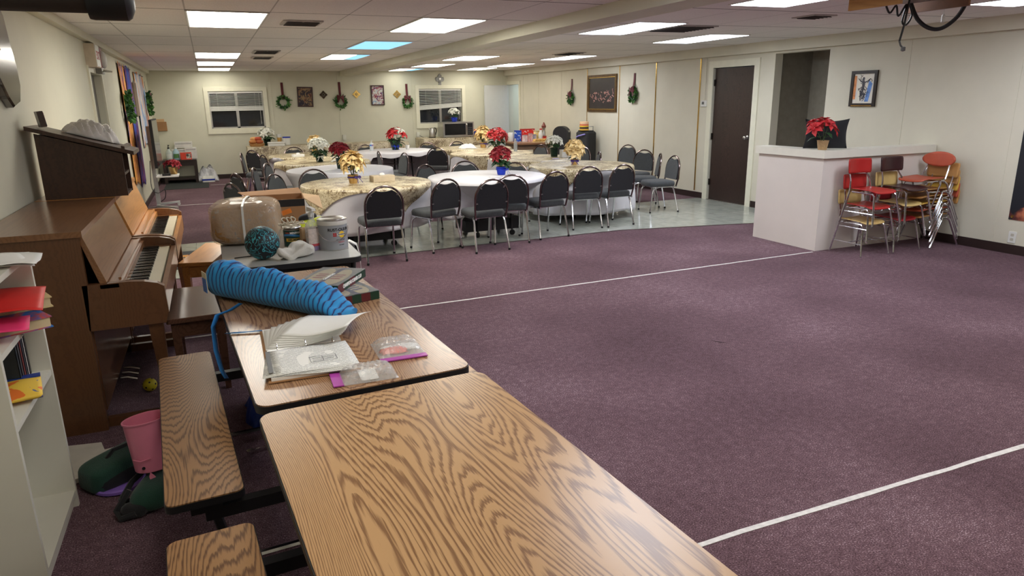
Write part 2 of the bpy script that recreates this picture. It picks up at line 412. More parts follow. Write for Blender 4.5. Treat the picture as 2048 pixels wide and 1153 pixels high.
# left wall with a grey door
mb = MB(); wall_boxes(mb, -3, 17.8, 2.6, [(8.97, 9.89, 0, 2.03)], lambda a, b, z0, z1: mb.box(WL-.14, WL, a, b, z0, z1)); struct('wall_left', mb, 'wall', smooth=False)
struct('door_1', MB().box(WL-.12, WL-.07, 8.98, 9.88, .01, 2.02).box(WL-.07, WL-.06, 9.72, 9.8, .95, 1.05), [mat('grey_door_paint', (112, 110, 104), .5)], smooth=False)
mb = MB()
for y0, y1, z0, z1 in ((8.88, 8.97, 0, 2.10), (9.89, 9.97, 0, 2.10), (8.97, 9.89, 2.03, 2.10)): mb.box(WL, WL+.018, y0, y1, z0, z1)
struct('trim_2', mb, 'trim', smooth=False)
struct('baseboard_left', MB().box(WL, WL+.012, -3, 8.88, 0, .1).box(WL, WL+.012, 9.97, WB, 0, .1), 'base', smooth=False)
struct('trim_3', MB().box(WL, WL+.07, -3, WB, 2.34, CZ), 'wall', smooth=False)
# back wall with two windows
W1 = (.075, 1.25, 1.14, 1.965); W2 = (4.99, 6.14, 1.13, 1.985)
mb = MB(); wall_boxes(mb, -1.3, 8.2, 2.6, [W1, W2], lambda a, b, z0, z1: mb.box(a, b, WB, WB+.14, z0, z1)); struct('wall_back', mb, 'wall', smooth=False)
struct('baseboard_back', MB().box(WL, 6.7, WB-.012, WB, 0, .1), 'base', smooth=False)
nightglass = clear('night_glass', (40, 44, 52), .25, .05)
for k, (x0, x1, z0, z1) in enumerate((W1, W2)):
    f = .09
    mb = MB()
    mb.box(x0-f, x1+f, WB-.03, WB, z1, z1+f).box(x0-f, x1+f, WB-.03, WB, z0-f-.03, z0).box(x0-f, x0, WB-.03, WB, z0, z1).box(x1, x1+f, WB-.03, WB, z0, z1)
    w = struct('window_%d' % (k+1), mb, 'trim', smooth=False)
    mb = MB(); xm = (x0+x1)/2+.0
    mb.box(x0, x1, WB+.05, WB+.09, z0, z0+.03).box(x0, x1, WB+.05, WB+.09, z1-.03, z1).box(x0, x0+.03, WB+.05, WB+.09, z0, z1).box(x1-.03, x1, WB+.05, WB+.09, z0, z1).box(xm-.03, xm+.03, WB+.05, WB+.09, z0, z1)
    s = mb.build('window_sash', 'steel', w, smooth=False); s['kind'] = 'structure'
    g = MB().box(x0, x1, WB+.065, WB+.07, z0, z1).build('window_glass', nightglass, w, smooth=False); g['kind'] = 'structure'
    # mini blind, half raised
    b = thing('window_blind', ['half raised white slatted blind with a level bottom stack, window above the desk side', 'half raised white slatted blind hanging crooked in the window under the silver cross'][k], 'blind', (xm, WB+.02, 0), 0, 'white window blinds')
    hw = (x1-x0)/2-.01
    MB().box(-hw, hw, -.02, .02, z1-.05, z1-.005).build('head_rail', 'white', b, smooth=False)
    tilt = [.0, .035][k]; zb = [1.53, 1.50][k]; n = [9, 9][k]
    mb = MB()
    for i in range(n):
        z = z1-.08-i*(z1-.08-zb-.11)/(n-1); tl = tilt*(i/(n-1))
        a = R([14, 16][k])
        for sx in (-1,):
            mb.add([(-hw, -.024*cos(a), z-tl-.024*sin(a)), (hw, -.024*cos(a), z+tl-.024*sin(a)), (hw, .024*cos(a), z+tl+.024*sin(a)), (-hw, .024*cos(a), z-tl+.024*sin(a))], [(0, 1, 2, 3)])
    mb.build('slat', 'white', b, smooth=False, solid=.003)
    mb = MB()
    for i in range(7):
        zz = zb+.014*i
        mb.add([(sx*hw, sy*.025, zz+sx*tilt+dz) for sx in (-1, 1) for sy in (-1, 1) for dz in (0, .011)], [(0, 1, 3, 2), (4, 6, 7, 5), (0, 4, 5, 1), (2, 3, 7, 6), (0, 2, 6, 4), (1, 5, 7, 3)])
    mb.build('bottom_stack', 'white', b, smooth=False)
    mb = MB()
    for xx in (-hw*.7, 0, hw*.7): mb.tube([(xx, -.03, z1-.05), (xx, -.03, zb)], .002, 4)
    mb.tube([(hw*.86, -.035, z1-.05), (hw*.86, -.035, z0+.08)], .003, 5)
    mb.build('cord', 'white', b)
# night yard outside
struct('wall_outside', MB().box(-3, 10, 19.6, 19.7, -1, 3.5), mat('night_fence', (34, 36, 42), .8), smooth=False)
# right wall (turned a little), with door, dark opening and far doorway
D3 = (8.59, 9.51, 0, 2.13); OP = (7.24, 8.20, 0, 2.27); FD = (16.93, 17.60, 0, 2.07)
mb = MB(); wall_boxes(mb, -3, 18, 2.62, [D3, OP, FD], lambda a, b, z0, z1: mb.box(0, .14, a, b, z0, z1)); struct('wall_right', mb, 'wallr', smooth=False, **RWK)
dr = struct('door_3', MB().box(.025, .07, D3[0]+.012, D3[1]-.012, .012, D3[3]-.01), 'doorw', smooth=False, **RWK)
mb = MB(); mb.lathe([(.03, 0), (.03, .008), (.012, .012), (.012, .04), (.028, .05), (.03, .065), (.022, .078), (.005, .082)], 20)
hd = MB().merge(mb, T((.025, 8.68, 1.06)) @ Ry(-PI/2)).build('door_handle', 'chrome', dr); hd['kind'] = 'structure'
mb = MB()
for z in (.25, 1.0, 1.85): mb.box(.004, .03, D3[1]-.03, D3[1]-.006, z, z+.1)
h = mb.build('door_hinge', mat('dark_hinge', (40, 34, 30), .4, .6), dr, smooth=False); h['kind'] = 'structure'
mb = MB(); f = .105
mb.box(-.022, .02, D3[0]-f, D3[0], 0, D3[3]+f).box(-.022, .02, D3[1], D3[1]+f, 0, D3[3]+f).box(-.022, .02, D3[0], D3[1], D3[3], D3[3]+f)
struct('trim_4', mb, 'trim', smooth=False, **RWK)
mb = MB(); mb.box(-.01, .03, D3[0], D3[1], 0, .012); struct('trim_5', mb, 'steel', smooth=False, **RWK)
mb = MB(); f = .085
mb.box(-.02, .0, FD[0]-f, FD[0], 0, FD[3]+f).box(-.02, .0, FD[1], FD[1]+.05, 0, FD[3]+f).box(-.02, .0, FD[0], FD[1], FD[3], FD[3]+f)
struct('trim_6', mb, 'trim', smooth=False, **RWK)
# open white door folded back against the end wall
d2 = struct('door_2', MB().box(6.72, 7.40, 17.50, 17.54, .02, 2.06), mat('white_door', (206, 208, 206), .4, var=.02), smooth=False)
mb = MB().tube([(6.80, 17.50, .93), (6.80, 17.44, .93), (6.90, 17.435, .93)], .011, 8).lathe([(.03, 0), (.03, .01)], 14, (0, 0, 0))
mb2 = MB().tube([(6.80, 17.50, .93), (6.80, 17.44, .93), (6.81, 17.435, .93), (6.91, 17.435, .93)], .011, 8); mb2.merge(MB().lathe([(.03, 0), (.03, .012)], 14), T((6.80, 17.50, .93)) @ Rx(PI/2))
h = mb2.build('door_handle', 'steel', d2); h['kind'] = 'structure'
# rooms beyond the openings
gry = 'wall'
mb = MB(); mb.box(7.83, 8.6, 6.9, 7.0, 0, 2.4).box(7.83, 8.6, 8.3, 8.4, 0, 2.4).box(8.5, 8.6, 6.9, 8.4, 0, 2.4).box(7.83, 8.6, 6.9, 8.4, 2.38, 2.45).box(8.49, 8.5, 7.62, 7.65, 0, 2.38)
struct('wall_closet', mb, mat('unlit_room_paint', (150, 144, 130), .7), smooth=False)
mb = MB(); mb.box(7.6, 9.4, 16.4, 16.5, 0, 2.4).box(7.6, 9.4, 18.2, 18.3, 0, 2.4).box(9.3, 9.4, 16.4, 18.3, 0, 2.4).box(7.6, 9.4, 16.4, 18.3, 2.36, 2.42)
struct('wall_passage', mb, mat('passage_paint', (196, 204, 208), .7), smooth=False)
# soffit, battens, skirting of the right wall
struct('beam_right', MB().box(-.1, 0, -3, 17.7, 2.30, 2.55), 'wallr', smooth=False, **RWK)
mb = MB(); mb.box(-.012, 0, -3, 7.24, 0, .1).box(-.012, 0, 8.2, 8.48, 0, .1).box(-.012, 0, 9.62, 16.8, 0, .1); struct('baseboard_right', mb, 'base', smooth=False, **RWK)
for k, y in enumerate((16.685, 15.82, 14.66, 6.07, 4.80, 3.6)):
    struct('trim_%d' % (7+k), MB().box(-.004, 0, y-.006, y+.006, .1, 2.30), 'wallr', smooth=False, **RWK)
for k, (y, z0, w) in enumerate(((13.51, .3, .007), (12.27, .3, .008), (11.07, .17, .011), (9.84, .12, .012))):
    struct('trim_%d' % (13+k), MB().box(-.008, 0, y-w, y+w, z0, 2.30), 'brass', smooth=False, **RWK)
for k, x in enumerate((1.44, 2.99, 4.82)):
    struct('trim_%d' % (17+k), MB().box(x-.012, x+.012, WB-.006, WB, .1, CZ), 'wall', smooth=False)
struct('wall_near', MB().box(-1.3, 9, -3.1, -3, 0, 2.6), 'wall', smooth=False)
# ceiling in two slopes, and the boxed beam between them
struct('ceiling', MB().box(-1.3, 3.2, -3, 17.8, CZ, CZ+.05), 'ceil', smooth=False)
mb = MB(); mb.add([(3.2, -3, CZ), (8.4, -3, ceil_z(8.4)), (8.4, 18, ceil_z(8.4)), (3.2, 18, CZ)], [(0, 1, 2, 3)])
struct('ceiling', mb, 'ceil', smooth=False, solid=.004)
mb = MB(); mb.box(3.05, 3.36, -3, WB, 2.305, CZ+.01); struct('beam_middle', mb, 'wall', smooth=False)

# ---------------------------------------------------------------- ceiling lights
LENS = emit('light_lens', (255, 250, 238), 12.0); LENSC = emit('light_lens_cool', (238, 244, 255), 12.0); LENSB = emit('blue_sky_lens', (132, 196, 236), 1.0)
LENSF = emit('light_lens_dim', (255, 250, 236), 5.5)
def ceiling_light(x0, x1, y0, y1, label, m=LENS, m2=None):
    xc, yc = (x0+x1)/2, (y0+y1)/2; w, d = x1-x0, y1-y0; z = ceil_z(xc)
    t = thing('ceiling_light', label, 'ceiling light', (xc, yc, z), 0, 'fluorescent ceiling panels')
    if xc > 3.2: t.rotation_euler.y = -.0085
    mb = MB(); e = .018
    mb.box(-w/2-e, w/2+e, -d/2-e, -d/2, -.01, .004).box(-w/2-e, w/2+e, d/2, d/2+e, -.01, .004).box(-w/2-e, -w/2, -d/2, d/2, -.01, .004).box(w/2, w/2+e, -d/2, d/2, -.01, .004)
    mb.build('frame', 'white', t, smooth=False)
    mb = MB()
    if m2 is None: mb.box(-w/2, w/2, -d/2, d/2, -.012, -.002); mb.build('lens', m, t, smooth=False)
    else:
        mb.box(-w/2, .08, -d/2, d/2, -.012, -.002, 0).box(.08, w/2, -d/2, d/2, -.012, -.002, 1); mb.build('lens', [m, m2], t, smooth=False)
for a in (
    (-.05, .56, 6.5, 7.72, 'large lit ceiling panel in the left column beside a slotted vent, nearest of that column'),
    (-.05, .56, 11.52, 12.74, 'lit ceiling panel in the left column, second from the near end'),
    (-.05, .56, 13.85, 15.07, 'lit ceiling panel in the left column, second from the far wall', LENSF),
    (-.05, .56, 16.22, 17.36, 'lit ceiling panel in the left column, next to the far wall', LENSF),
    (1.91, 2.51, 6.47, 7.74, 'large warm white ceiling panel left of the boxed beam, nearest of its column'),
    (1.91, 2.50, 9.02, 10.3, 'sky blue ceiling panel left of the boxed beam', LENSB),
    (1.91, 2.50, 11.55, 12.78, 'ceiling panel half white half sky blue, left of the boxed beam', LENS, LENSB),
    (4.10, 4.67, 6.3, 7.56, 'long lit ceiling panel right of the boxed beam beside the louvred vent', LENSC),
    (5.88, 6.46, 7.4, 8.66, 'lit ceiling panel above the dark brown door', LENSC),
    (4.15, 4.78, 11.7, 12.93, 'lit ceiling panel right of the beam, over the gold tables'),
    (4.25, 4.85, 14.3, 15.55, 'lit ceiling panel right of the beam, second from the far wall', LENSF),
    (4.2, 4.78, 16.35, 17.42, 'ceiling panel right of the beam, partly blue, at the far wall', LENSF, LENSB),
    (6.12, 6.62, 11.55, 12.82, 'lit ceiling panel above the dark framed picture on the right wall', LENSC),
    (6.04, 6.62, 14.2, 15.5, 'lit ceiling panel above the snack table', LENSF),
    (5.92, 6.52, 16.1, 17.3, 'lit ceiling panel nearest the open white door', LENSF),
    (4.10, 4.67, 3.7, 4.93, 'lit ceiling panel cut by the top of the picture, left of the wooden projector box', LENSC),
    (6.28, 6.85, 3.1, 4.40, 'bright ceiling panel right of the wooden projector box', LENSC),
    (1.91, 2.51, 2.6, 3.85, 'lit ceiling panel above the open carpet, out of the picture', LENSC),
    (-.05, .56, 1.0, 2.2, 'lit ceiling panel above the oak tables, out of the picture', LENSF),
    (1.91, 2.51, -.8, .42, 'lit ceiling panel behind the camera'),
    (4.6, 5.2, .4, 1.62, 'lit ceiling panel above the near right carpet, out of the picture'),
): ceiling_light(*a)
# air vents
def ceiling_vent(x0, x1, y0, y1, label, slots, dark=True):
    xc, yc = (x0+x1)/2, (y0+y1)/2; w, d = x1-x0, y1-y0
    t = thing('ceiling_vent', label, 'vent', (xc, yc, ceil_z(xc)-.0), 0, 'ceiling air vents')
    if xc > 3.2: t.rotation_euler.y = -.0085
    MB().prism(rrect(w, d, .01), -.012, -.002).build('frame', mat('vent_paint', (176, 170, 164), .5), t, smooth=False)
    mb = MB(); n = slots
    for i in range(2):
        xa = -w/2+.03+i*(w-.06)/2
        mb.box(xa+.01, xa+(w-.06)/2-.01, -d/2+.04, d/2-.04, -.014, -.011, 0)
    mb.build('opening', mat('vent_dark', (84, 80, 80), .8), t, smooth=False)
    mb = MB()
    for i in range(n):
        y = -d/2+.05+i*(d-.1)/(n-1); mb.rot_box((0, y, -.018), (w-.06, .012, .002), rx=.6)
    mb.build('louvre', mat('vent_louvre', (120, 116, 112), .5), t, smooth=False)
ceiling_vent(.74, 1.10, 6.98, 7.36, 'slotted ceiling vent beside the nearest left ceiling panel', 6)
ceiling_vent(.72, 1.08, 10.88, 11.5, 'slotted ceiling vent beside the second panel of the left column, nearer one of two', 6)
ceiling_vent(.78, 1.1, 12.3, 12.8, 'slotted ceiling vent behind another, beside the second panel of the left column', 5)
ceiling_vent(4.72, 5.26, 6.5, 7.12, 'big louvred ceiling vent between two long lit panels', 9)
ceiling_vent(5.6, 5.95, 10.7, 11.3, 'small ceiling vent in front of the panel by the framed dark picture', 5)
ceiling_vent(5.45, 5.75, 5.35, 5.65, 'small dark square ceiling vent left of the wooden projector box', 5)

# ---------------------------------------------------------------- low L-shaped partition
mb = MB(); mb.prism([(6.05, 6.60), (6.05, 5.62), (7.76, 5.62), (7.76, 5.76), (6.19, 5.76), (6.19, 6.60)], 0, 1.02)
hwl = struct('wall_partition', mb, 'halfwall', smooth=False)
cap = MB().box(6.01, 6.23, 5.58, 6.62, 1.02, 1.105).box(6.23, 7.745, 5.58, 5.80, 1.02, 1.105).build('trim_20', mat('partition_cap', (226, 222, 208), .4, var=.02), hwl, smooth=False); cap['kind'] = 'structure'

# ---------------------------------------------------------------- camera, world
cam = bpy.data.cameras.new('camera'); co = bpy.data.objects.new('camera', cam); C.objects.link(co)
yaw, pit, rol = R(22.96745904), R(15.18460196), R(.83739754)
fw = Vector((sin(yaw)*cos(pit), cos(yaw)*cos(pit), -sin(pit))); rt = Vector((cos(yaw), -sin(yaw), 0)); up = rt.cross(fw)
r2 = rt*cos(rol)-up*sin(rol); u2 = up*cos(rol)+rt*sin(rol)
mw = Matrix((r2, u2, -fw)).transposed().to_4x4(); mw.translation = (0, 0, 1.67); co.matrix_world = mw
cam.sensor_width = 36; cam.lens = 1383.156/2048*36; cam.clip_start = .02; cam.clip_end = 100
sc = bpy.context.scene; sc.camera = co
sc.view_settings.view_transform = 'Standard'; sc.view_settings.look = 'None'; sc.view_settings.gamma = 1; sc.view_settings.exposure = .46; sc.view_settings.use_curve_mapping = False
w = bpy.data.worlds.new('night'); sc.world = w; w.use_nodes = True
w.node_tree.nodes['Background'].inputs[0].default_value = (.01, .013, .02, 1); w.node_tree.nodes['Background'].inputs[1].default_value = 1
pl = bpy.data.lights.new('passage_lamp', 'AREA'); pl.energy = 14; pl.color = (.75, .88, 1); pl.size = .5; po = bpy.data.objects.new('passage_lamp', pl); C.objects.link(po); po.location = (8.4, 17.3, 2.3)
# ---------------------------------------------------------------- long oak folding table with its benches
CA = R(3.8)
t = thing('cafeteria_table', 'long oak laminate folding lunch table in two leaves with attached benches, in the foreground', 'table', (.41, 2.17, 0), CA)
def leaf(y0, y1, w, x, z, r, th, name, m, z2=None):
    y0, y1 = min(y0, y1), max(y0, y1)
    pl = rrect(w, y1-y0, r, 6, x, (y0+y1)/2)
    mb = MB(); mb.prism(pl, z-th, z-.004, 1); mb.prism([(x+(p[0]-x)*(1-.006/w), (y0+y1)/2+(p[1]-(y0+y1)/2)*(1-.006/(y1-y0))) for p in pl], z-.004, z, 0)
    return mb.build(name, [m, 'black'], t, ang=25)
leaf(.022, 1.86, .745, 0, .742, .045, .03, 'tabletop', 'oakd'); leaf(-.022, -1.86, .76, .004, .740, .045, .03, 'tabletop', 'oak')
for sx, nm in ((-1, 0), (1, 1)):
    leaf(.10, 1.62, .245, sx*.553, .43, .03, .028, 'bench', 'oakb'); leaf(-.10, -1.62, .245, sx*.553, .43, .03, .028, 'bench', 'oakb')
for sy in (-1, 1):
    mb = MB()
    for sx in (-1, 1):
        mb.box(sx*.24-.02, sx*.24+.02, min(sy*.10, sy*1.7), max(sy*.10, sy*1.7), .66, .712)
        mb.box(sx*.553-.05, sx*.553+.05, min(sy*.16, sy*1.56), max(sy*.16, sy*1.56), .345, .402)
    for yy in (.2, 1.5):
        mb.box(-.26, .26, sy*yy-.02, sy*yy+.02, .64, .66)
        mb.box(-.56, .56, sy*yy-.02, sy*yy+.02, .30, .345)
    mb.build('frame', 'black', t, smooth=False)
    for yy in (.28, 1.35):
        for sx in (-1, 1):
            l = MB().tube([(sx*.2, sy*yy, .66), (sx*.14, sy*yy, .06)], .022, 10).build('leg', 'black', t)
    for sx in (-1, 1):
        mb = MB().tube([(sx*.553, sy*1.2, .35), (sx*.5, sy*1.2, .05)], .018, 8); mb.build('leg', 'black', t)
        mb = MB().tube([(sx*.553, sy*.42, .35), (sx*.5, sy*.42, .05)], .018, 8); mb.build('leg', 'black', t)
    for yy in (.28, 1.35):
        MB().tube([(-.5, sy*yy, .055), (.5, sy*yy, .055)], .014, 8).build('floor_rail', 'chrome', t)
        for sx in (-1, 1):
            mb = MB().merge(MB().lathe([(.012, -.014), (.03, -.014), (.032, -.008), (.032, .008), (.03, .014), (.012, .014)], 16), T((sx*.46, sy*yy, .033)) @ Ry(PI/2))
            mb.build('caster', 'blackr', t)
MB().tube([(-.24, .98, .13), (-.325, 1.154, .035)], .013, 8).lathe([(.005, 0), (.018, .0), (.018, .03), (.005, .03)], 12, (-.328, 1.16, .015)).build('latch_bar', 'chrome', t)

# ---------------------------------------------------------------- the two upright pianos
def piano(name_label, y0, y1, body, lidm, dx=0):
    L = y1-y0
    t = thing('upright_piano', name_label, 'piano', (WL+.02, y0, 0), 0, 'spinet pianos along the left wall')
    # x from the wall out: body 0..0.445, key bed to 0.77
    def side(y, th=.04):
        return MB().prism([(0, 0), (.425, 0), (.425, .55), (.445, .80), (.445, 1.045), (0, 1.045)], 0, th, mt=T((0, y, 0)) @ Rx(PI/2) @ T((0, 0, -th)))
    mb = MB(); mb.merge(side(0)); mb.merge(side(L-.04)); mb.box(0, .03, .04, L-.04, .05, 1.04); mb.box(.0, .40, .04, L-.04, .06, .10)
    mb.build('case', body, t, smooth=False)
    lid = MB().box(-.005, .462, -.012, L+.012, 1.045, 1.075).build('lid', lidm, t, smooth=False)
    # sloping music desk with a little ledge
    MB().add([(.455, .02, 1.045), (.53, .02, .80), (.53, L-.02, .80), (.455, L-.02, 1.045), (.435, .02, 1.04), (.50, .02, .79), (.50, L-.02, .79), (.435, L-.02, 1.04)],
             [(0, 1, 2, 3), (4, 7, 6, 5), (0, 4, 5, 1), (3, 2, 6, 7), (0, 3, 7, 4), (1, 5, 6, 2)]).build('music_desk', lidm, t, smooth=False)
    MB().box(.50, .585, .0, L, .772, .792).box(.575, .588, .10, L-.1, .79, .803).build('fallboard', 'maple' if body == 'maple' else lidm, t, smooth=False)
    MB().box(.40, .43, .04, L-.04, .10, .56).build('knee_panel', body, t, smooth=False)
    # cheeks: curved top ends of the key bed
    for y in (0, L-.045):
        pts = [(.42, .555), (.775, .555), (.795, .62), (.79, .755), (.76, .775), (.70, .79), (.62, .797), (.42, .797)]
        MB().prism(pts, 0, .045, mt=T((0, y, 0)) @ Rx(PI/2) @ T((0, 0, -.045))).build('cheek', body, t, smooth=False)
    MB().box(.42, .775, .045, L-.045, .56, .655).build('key_bed', body, t, smooth=False)
    MB().box(.765, .792, .045, L-.045, .60, .725).build('key_slip', lidm, t, smooth=False)
    mb = MB(); n = 52; w = (L-.14)/n
    for i in range(n): mb.box(.60, .755, .07+i*w+.0008, .07+(i+1)*w-.0008, .66, .728)
    MB().merge(mb).build('white_keys', mat('ivory_key', (228, 222, 196), .3, var=.02), t, smooth=False)
    mb = MB()
    for i in range(n-1):
        if i % 7 in (0, 2, 3, 5, 6): mb.box(.60, .695, .07+(i+1)*w-.006, .07+(i+1)*w+.006, .728, .742)
    mb.build('black_keys', mat('ebony_key', (16, 15, 16), .25), t, smooth=False)
    MB().box(.57, .60, .045, L-.045, .66, .775).box(.60, .765, .045, .07, .655, .735).box(.60, .765, L-.07, L-.045, .655, .735).build('key_block', lidm, t, smooth=False)
    for y in (.03, L-.09):
        MB().add([(.685, y, .555), (.755, y, .555), (.755, y+.06, .555), (.685, y+.06, .555), (.715, y+.012, 0), (.75, y+.012, 0), (.75, y+.05, 0), (.715, y+.05, 0)],
                 [(0, 1, 2, 3), (4, 7, 6, 5), (0, 4, 5, 1), (1, 5, 6, 2), (2, 6, 7, 3), (3, 7, 4, 0)]).build('leg', body, t, smooth=False)
        MB().box(.42, .72, y+.012, y+.05, .0, .05).build('toe_rail', body, t, smooth=False)
    for k, yy in enumerate((L/2-.09, L/2, L/2+.09)):
        mb = MB().tube([(.43, yy, .07), (.47, yy, .068), (.52, yy, .05)], [.007, .009, .013], 8); mb.build('pedal', 'steel', t)
    return t
piano('walnut upright piano nearest the camera, beside the white bookcase', 3.95, 5.35, 'walnut', 'walnut2')
piano('lighter upright piano farther along the wall, behind the walnut one', 5.40, 6.82, 'walnut2', 'maple')
# piano benches
def bench(loc, rz, m, label, L=.76, W=.33, H=.485):
    t = thing('piano_bench', label, 'bench', loc, rz, 'piano benches')
    MB().prism(rrect(W, L, .012), H-.028, H, bev=.004).build('seat', m, t, smooth=False)
    MB().box(-W/2+.03, W/2-.03, -L/2+.03, L/2-.03, H-.12, H-.028).build('apron', m, t, smooth=False)
    for sx in (-1, 1):
        for sy in (-1, 1):
            x, y = sx*(W/2-.045), sy*(L/2-.045)
            MB().add([(x-.025, y-.025, H-.03), (x+.025, y-.025, H-.03), (x+.025, y+.025, H-.03), (x-.025, y+.025, H-.03), (x-.016, y-.016, 0), (x+.016, y-.016, 0), (x+.016, y+.016, 0), (x-.016, y+.016, 0)],
                     [(0, 1, 2, 3), (4, 7, 6, 5), (0, 4, 5, 1), (1, 5, 6, 2), (2, 6, 7, 3), (3, 7, 4, 0)]).build('leg', m, t, smooth=False)
bench((-.20, 4.63, 0), R(2), 'bench', 'dark glossy wooden piano bench in front of the near piano')
bench((-.115, 6.02, 0), R(-14), 'maple', 'honey coloured wooden bench, its corner showing beside the grey table', .80, .25, .52)

# slant-topped cabinet on the far piano
t = thing('slanted_cabinet', 'dark walnut slant topped cabinet with open shelves standing on the piano', 'cabinet', (WL+.075, 5.42, 1.076))
def cab_side(y): return MB().prism([(0, 0), (.485, 0), (.485, .285), (0, .43)], 0, .018, mt=T((0, y, 0)) @ Rx(PI/2) @ T((0, 0, -.018)))
for y in (0, .332): cab_side(y).build('side_panel', 'walnutd', t, smooth=False)
MB().box(0, .012, .018, .332, 0, .42).build('back_panel', 'walnutd', t, smooth=False)
for z in (.0, .135): MB().box(.012, .48, .018, .332, z, z+.016).build('shelf', 'walnutd', t, smooth=False)
mb = MB(); a = math.atan2(.145, .485)
mb.add([Vector((x, y, .452-(x+.04)*math.tan(a)+dz)) for x in (-.04, .56) for y in (-.035, .385) for dz in (0, .026)], [(0, 1, 3, 2), (4, 6, 7, 5), (0, 4, 5, 1), (2, 3, 7, 6), (0, 2, 6, 4), (1, 5, 7, 3)])
mb.build('slant_top', 'walnutd', t, smooth=False)
mb = MB(); mb.add([Vector((x, y, .478-(x+.04)*math.tan(a)+dz)) for x in (.49, .51) for y in (-.03, .38) for dz in (0, .018)], [(0, 1, 3, 2), (4, 6, 7, 5), (0, 4, 5, 1), (2, 3, 7, 6), (0, 2, 6, 4), (1, 5, 7, 3)])
mb.build('ledge', 'walnutd', t, smooth=False)
def cabz(x): return 1.076+.478-(x-(WL+.075)+.04)*math.tan(a)
# crumpled white cloth and the little framed picture on it
rnd = random.Random(5)
def crumple(w, d, h, n, seed, freq=3):
    r = random.Random(seed); ph = [(r.uniform(1, freq)*2*PI, r.uniform(1, freq)*2*PI, r.uniform(0, 6.3), r.uniform(.4, 1)) for _ in range(7)]
    def fn(u, v):
        e = max(0, 1-(2*u-1)**4)*max(0, 1-(2*v-1)**4)
        q = [abs(sin(f*u+g*v+p)) for f, g, p, a_ in ph]; s = .55*max(q[0]*q[1], q[2]*q[3])+.3*q[4]+.25*q[5]*q[6]
        return ((u-.5)*w*(1+.12*sin(9*v+seed)), (v-.5)*d*(1+.15*sin(8*u+seed)), h*e*(.25+.75*s))
    return MB().grid(fn, n, n)
t2 = crumple(.32, .17, .12, 40, 4, 4).build('crumpled_cloth', mat('tissue_white', (238, 236, 230), .8), solid=.003)
t2.location = (-.76, 5.70, cabz(-.76)+.006); t2.rotation_euler = (0, a, 0)
tag(t2, 'crumpled white cloth lying on the slant topped cabinet', 'cloth')
t = thing('small_plaque', 'small dark wooden picture block propped on the cabinet against the wall', 'picture', (-1.005, 5.50, cabz(-1.005)+.010), R(20))
MB().rot_box((0, 0, .055), (.035, .085, .10), ry=-.12).build('block', 'walnutd', t, smooth=False)
MB().rot_box((.0195, 0, .055), (.002, .075, .09), ry=-.12).build('picture', splotch('plaque_art', [(40, 30, 40), (150, 90, 70), (90, 110, 130), (200, 150, 110)], 14), t, smooth=False)

# ---------------------------------------------------------------- white bookcase at the left edge
BX0, BX1, BY0, BY1 = WL+.02, -.705, 2.58, 3.20
t = thing('bookcase', 'white open bookcase in the near left corner of the picture', 'bookcase', (0, 0, 0))
MB().box(BX0, BX1, BY0, BY0+.022, 0, 1.10).build('side_panel', 'shelfw', t, smooth=False)
MB().box(BX0, BX1, BY1-.022, BY1, 0, 1.10).build('side_panel', 'shelfw', t, smooth=False)
MB().box(BX0, BX0+.01, BY0+.022, BY1-.022, .0, 1.10).build('back_panel', 'shelfw', t, smooth=False)
MB().box(BX0, BX1, BY0, BY1, 1.10, 1.122).build('top', 'shelfw', t, smooth=False)
for z in (.055, .612, .868): MB().box(BX0+.01, BX1-.003, BY0+.022, BY1-.022, z, z+.022).build('shelf', 'shelfw', t, smooth=False)
MB().box(BX1-.04, BX1-.02, BY0+.022, BY1-.022, 0, .055).build('plinth', 'shelfw', t, smooth=False)
# papers drooping over the top
def droop(ph, w, l, z0, k):
    def fn(u, v):
        x = -w/2+u*w; over = max(0, x-w*.18)
        return (x, (v-.5)*l+.02*sin(3*u+ph), z0+.006*sin(5*v+ph)*u-over*over*k)
    return fn
for k, (dx, dy, rz, ph) in enumerate(((-.10, 0, .25, 0), (-.08, .03, .1, 1.5), (-.11, -.02, .42, 3))):
    o = MB().grid(droop(ph, .30, .24, .004+.004*k, .9+.25*k), 14, 8).build('loose_paper', 'paper', solid=.0008)
    o.location = (BX1+dx, 2.98+dy, 1.124+.003*k); o.rotation_euler.z = rz
    tag(o, ['white sheet at the bottom of the papers drooping over the bookcase top', 'white sheet in the middle of the papers drooping over the bookcase top', 'white sheet uppermost of the papers drooping over the bookcase top'][k], 'paper', 'papers on the bookcase')
def book(name, label, cat, size, loc, rz, cover, pages='paper', group=None, rx=0, ry=0):
    w, d, h = size
    t = thing(name, label, cat, loc, rz, group); t.rotation_euler = (rx, ry, rz)
    c = .004
    MB().box(-w/2, w/2, -d/2, d/2, 0, c).box(-w/2, w/2, -d/2, d/2, h-c, h).box(-w/2, -w/2+c, -d/2, d/2, c, h-c).build('cover', cover, t, smooth=False)
    MB().box(-w/2+c, w/2-.006, -d/2+.005, d/2-.005, c, h-c).build('pages', pages, t, smooth=False)
    return t
mat('red_folder', (214, 40, 36), .5); mat('folder_glare', (232, 60, 118), .5); mat('old_page', (206, 188, 150), .8, var=.1)
b1 = book('paperback_book', 'thick blue paperback with cream pages lying under the red folder', 'book', (.24, .20, .042), (-.76, 2.92, .891), R(28), splotch('blue_cover', [(24, 90, 170), (40, 120, 200), (200, 80, 60), (30, 100, 180)], 8), MATS['old_page'], 'books on the bookcase')
b2 = book('hymn_book', 'yellowed book poking out behind the red folder', 'book', (.22, .16, .04), (-.755, 3.055, .934), R(22), mat('cream_cover', (206, 190, 140), .6), MATS['old_page'], 'books on the bookcase')
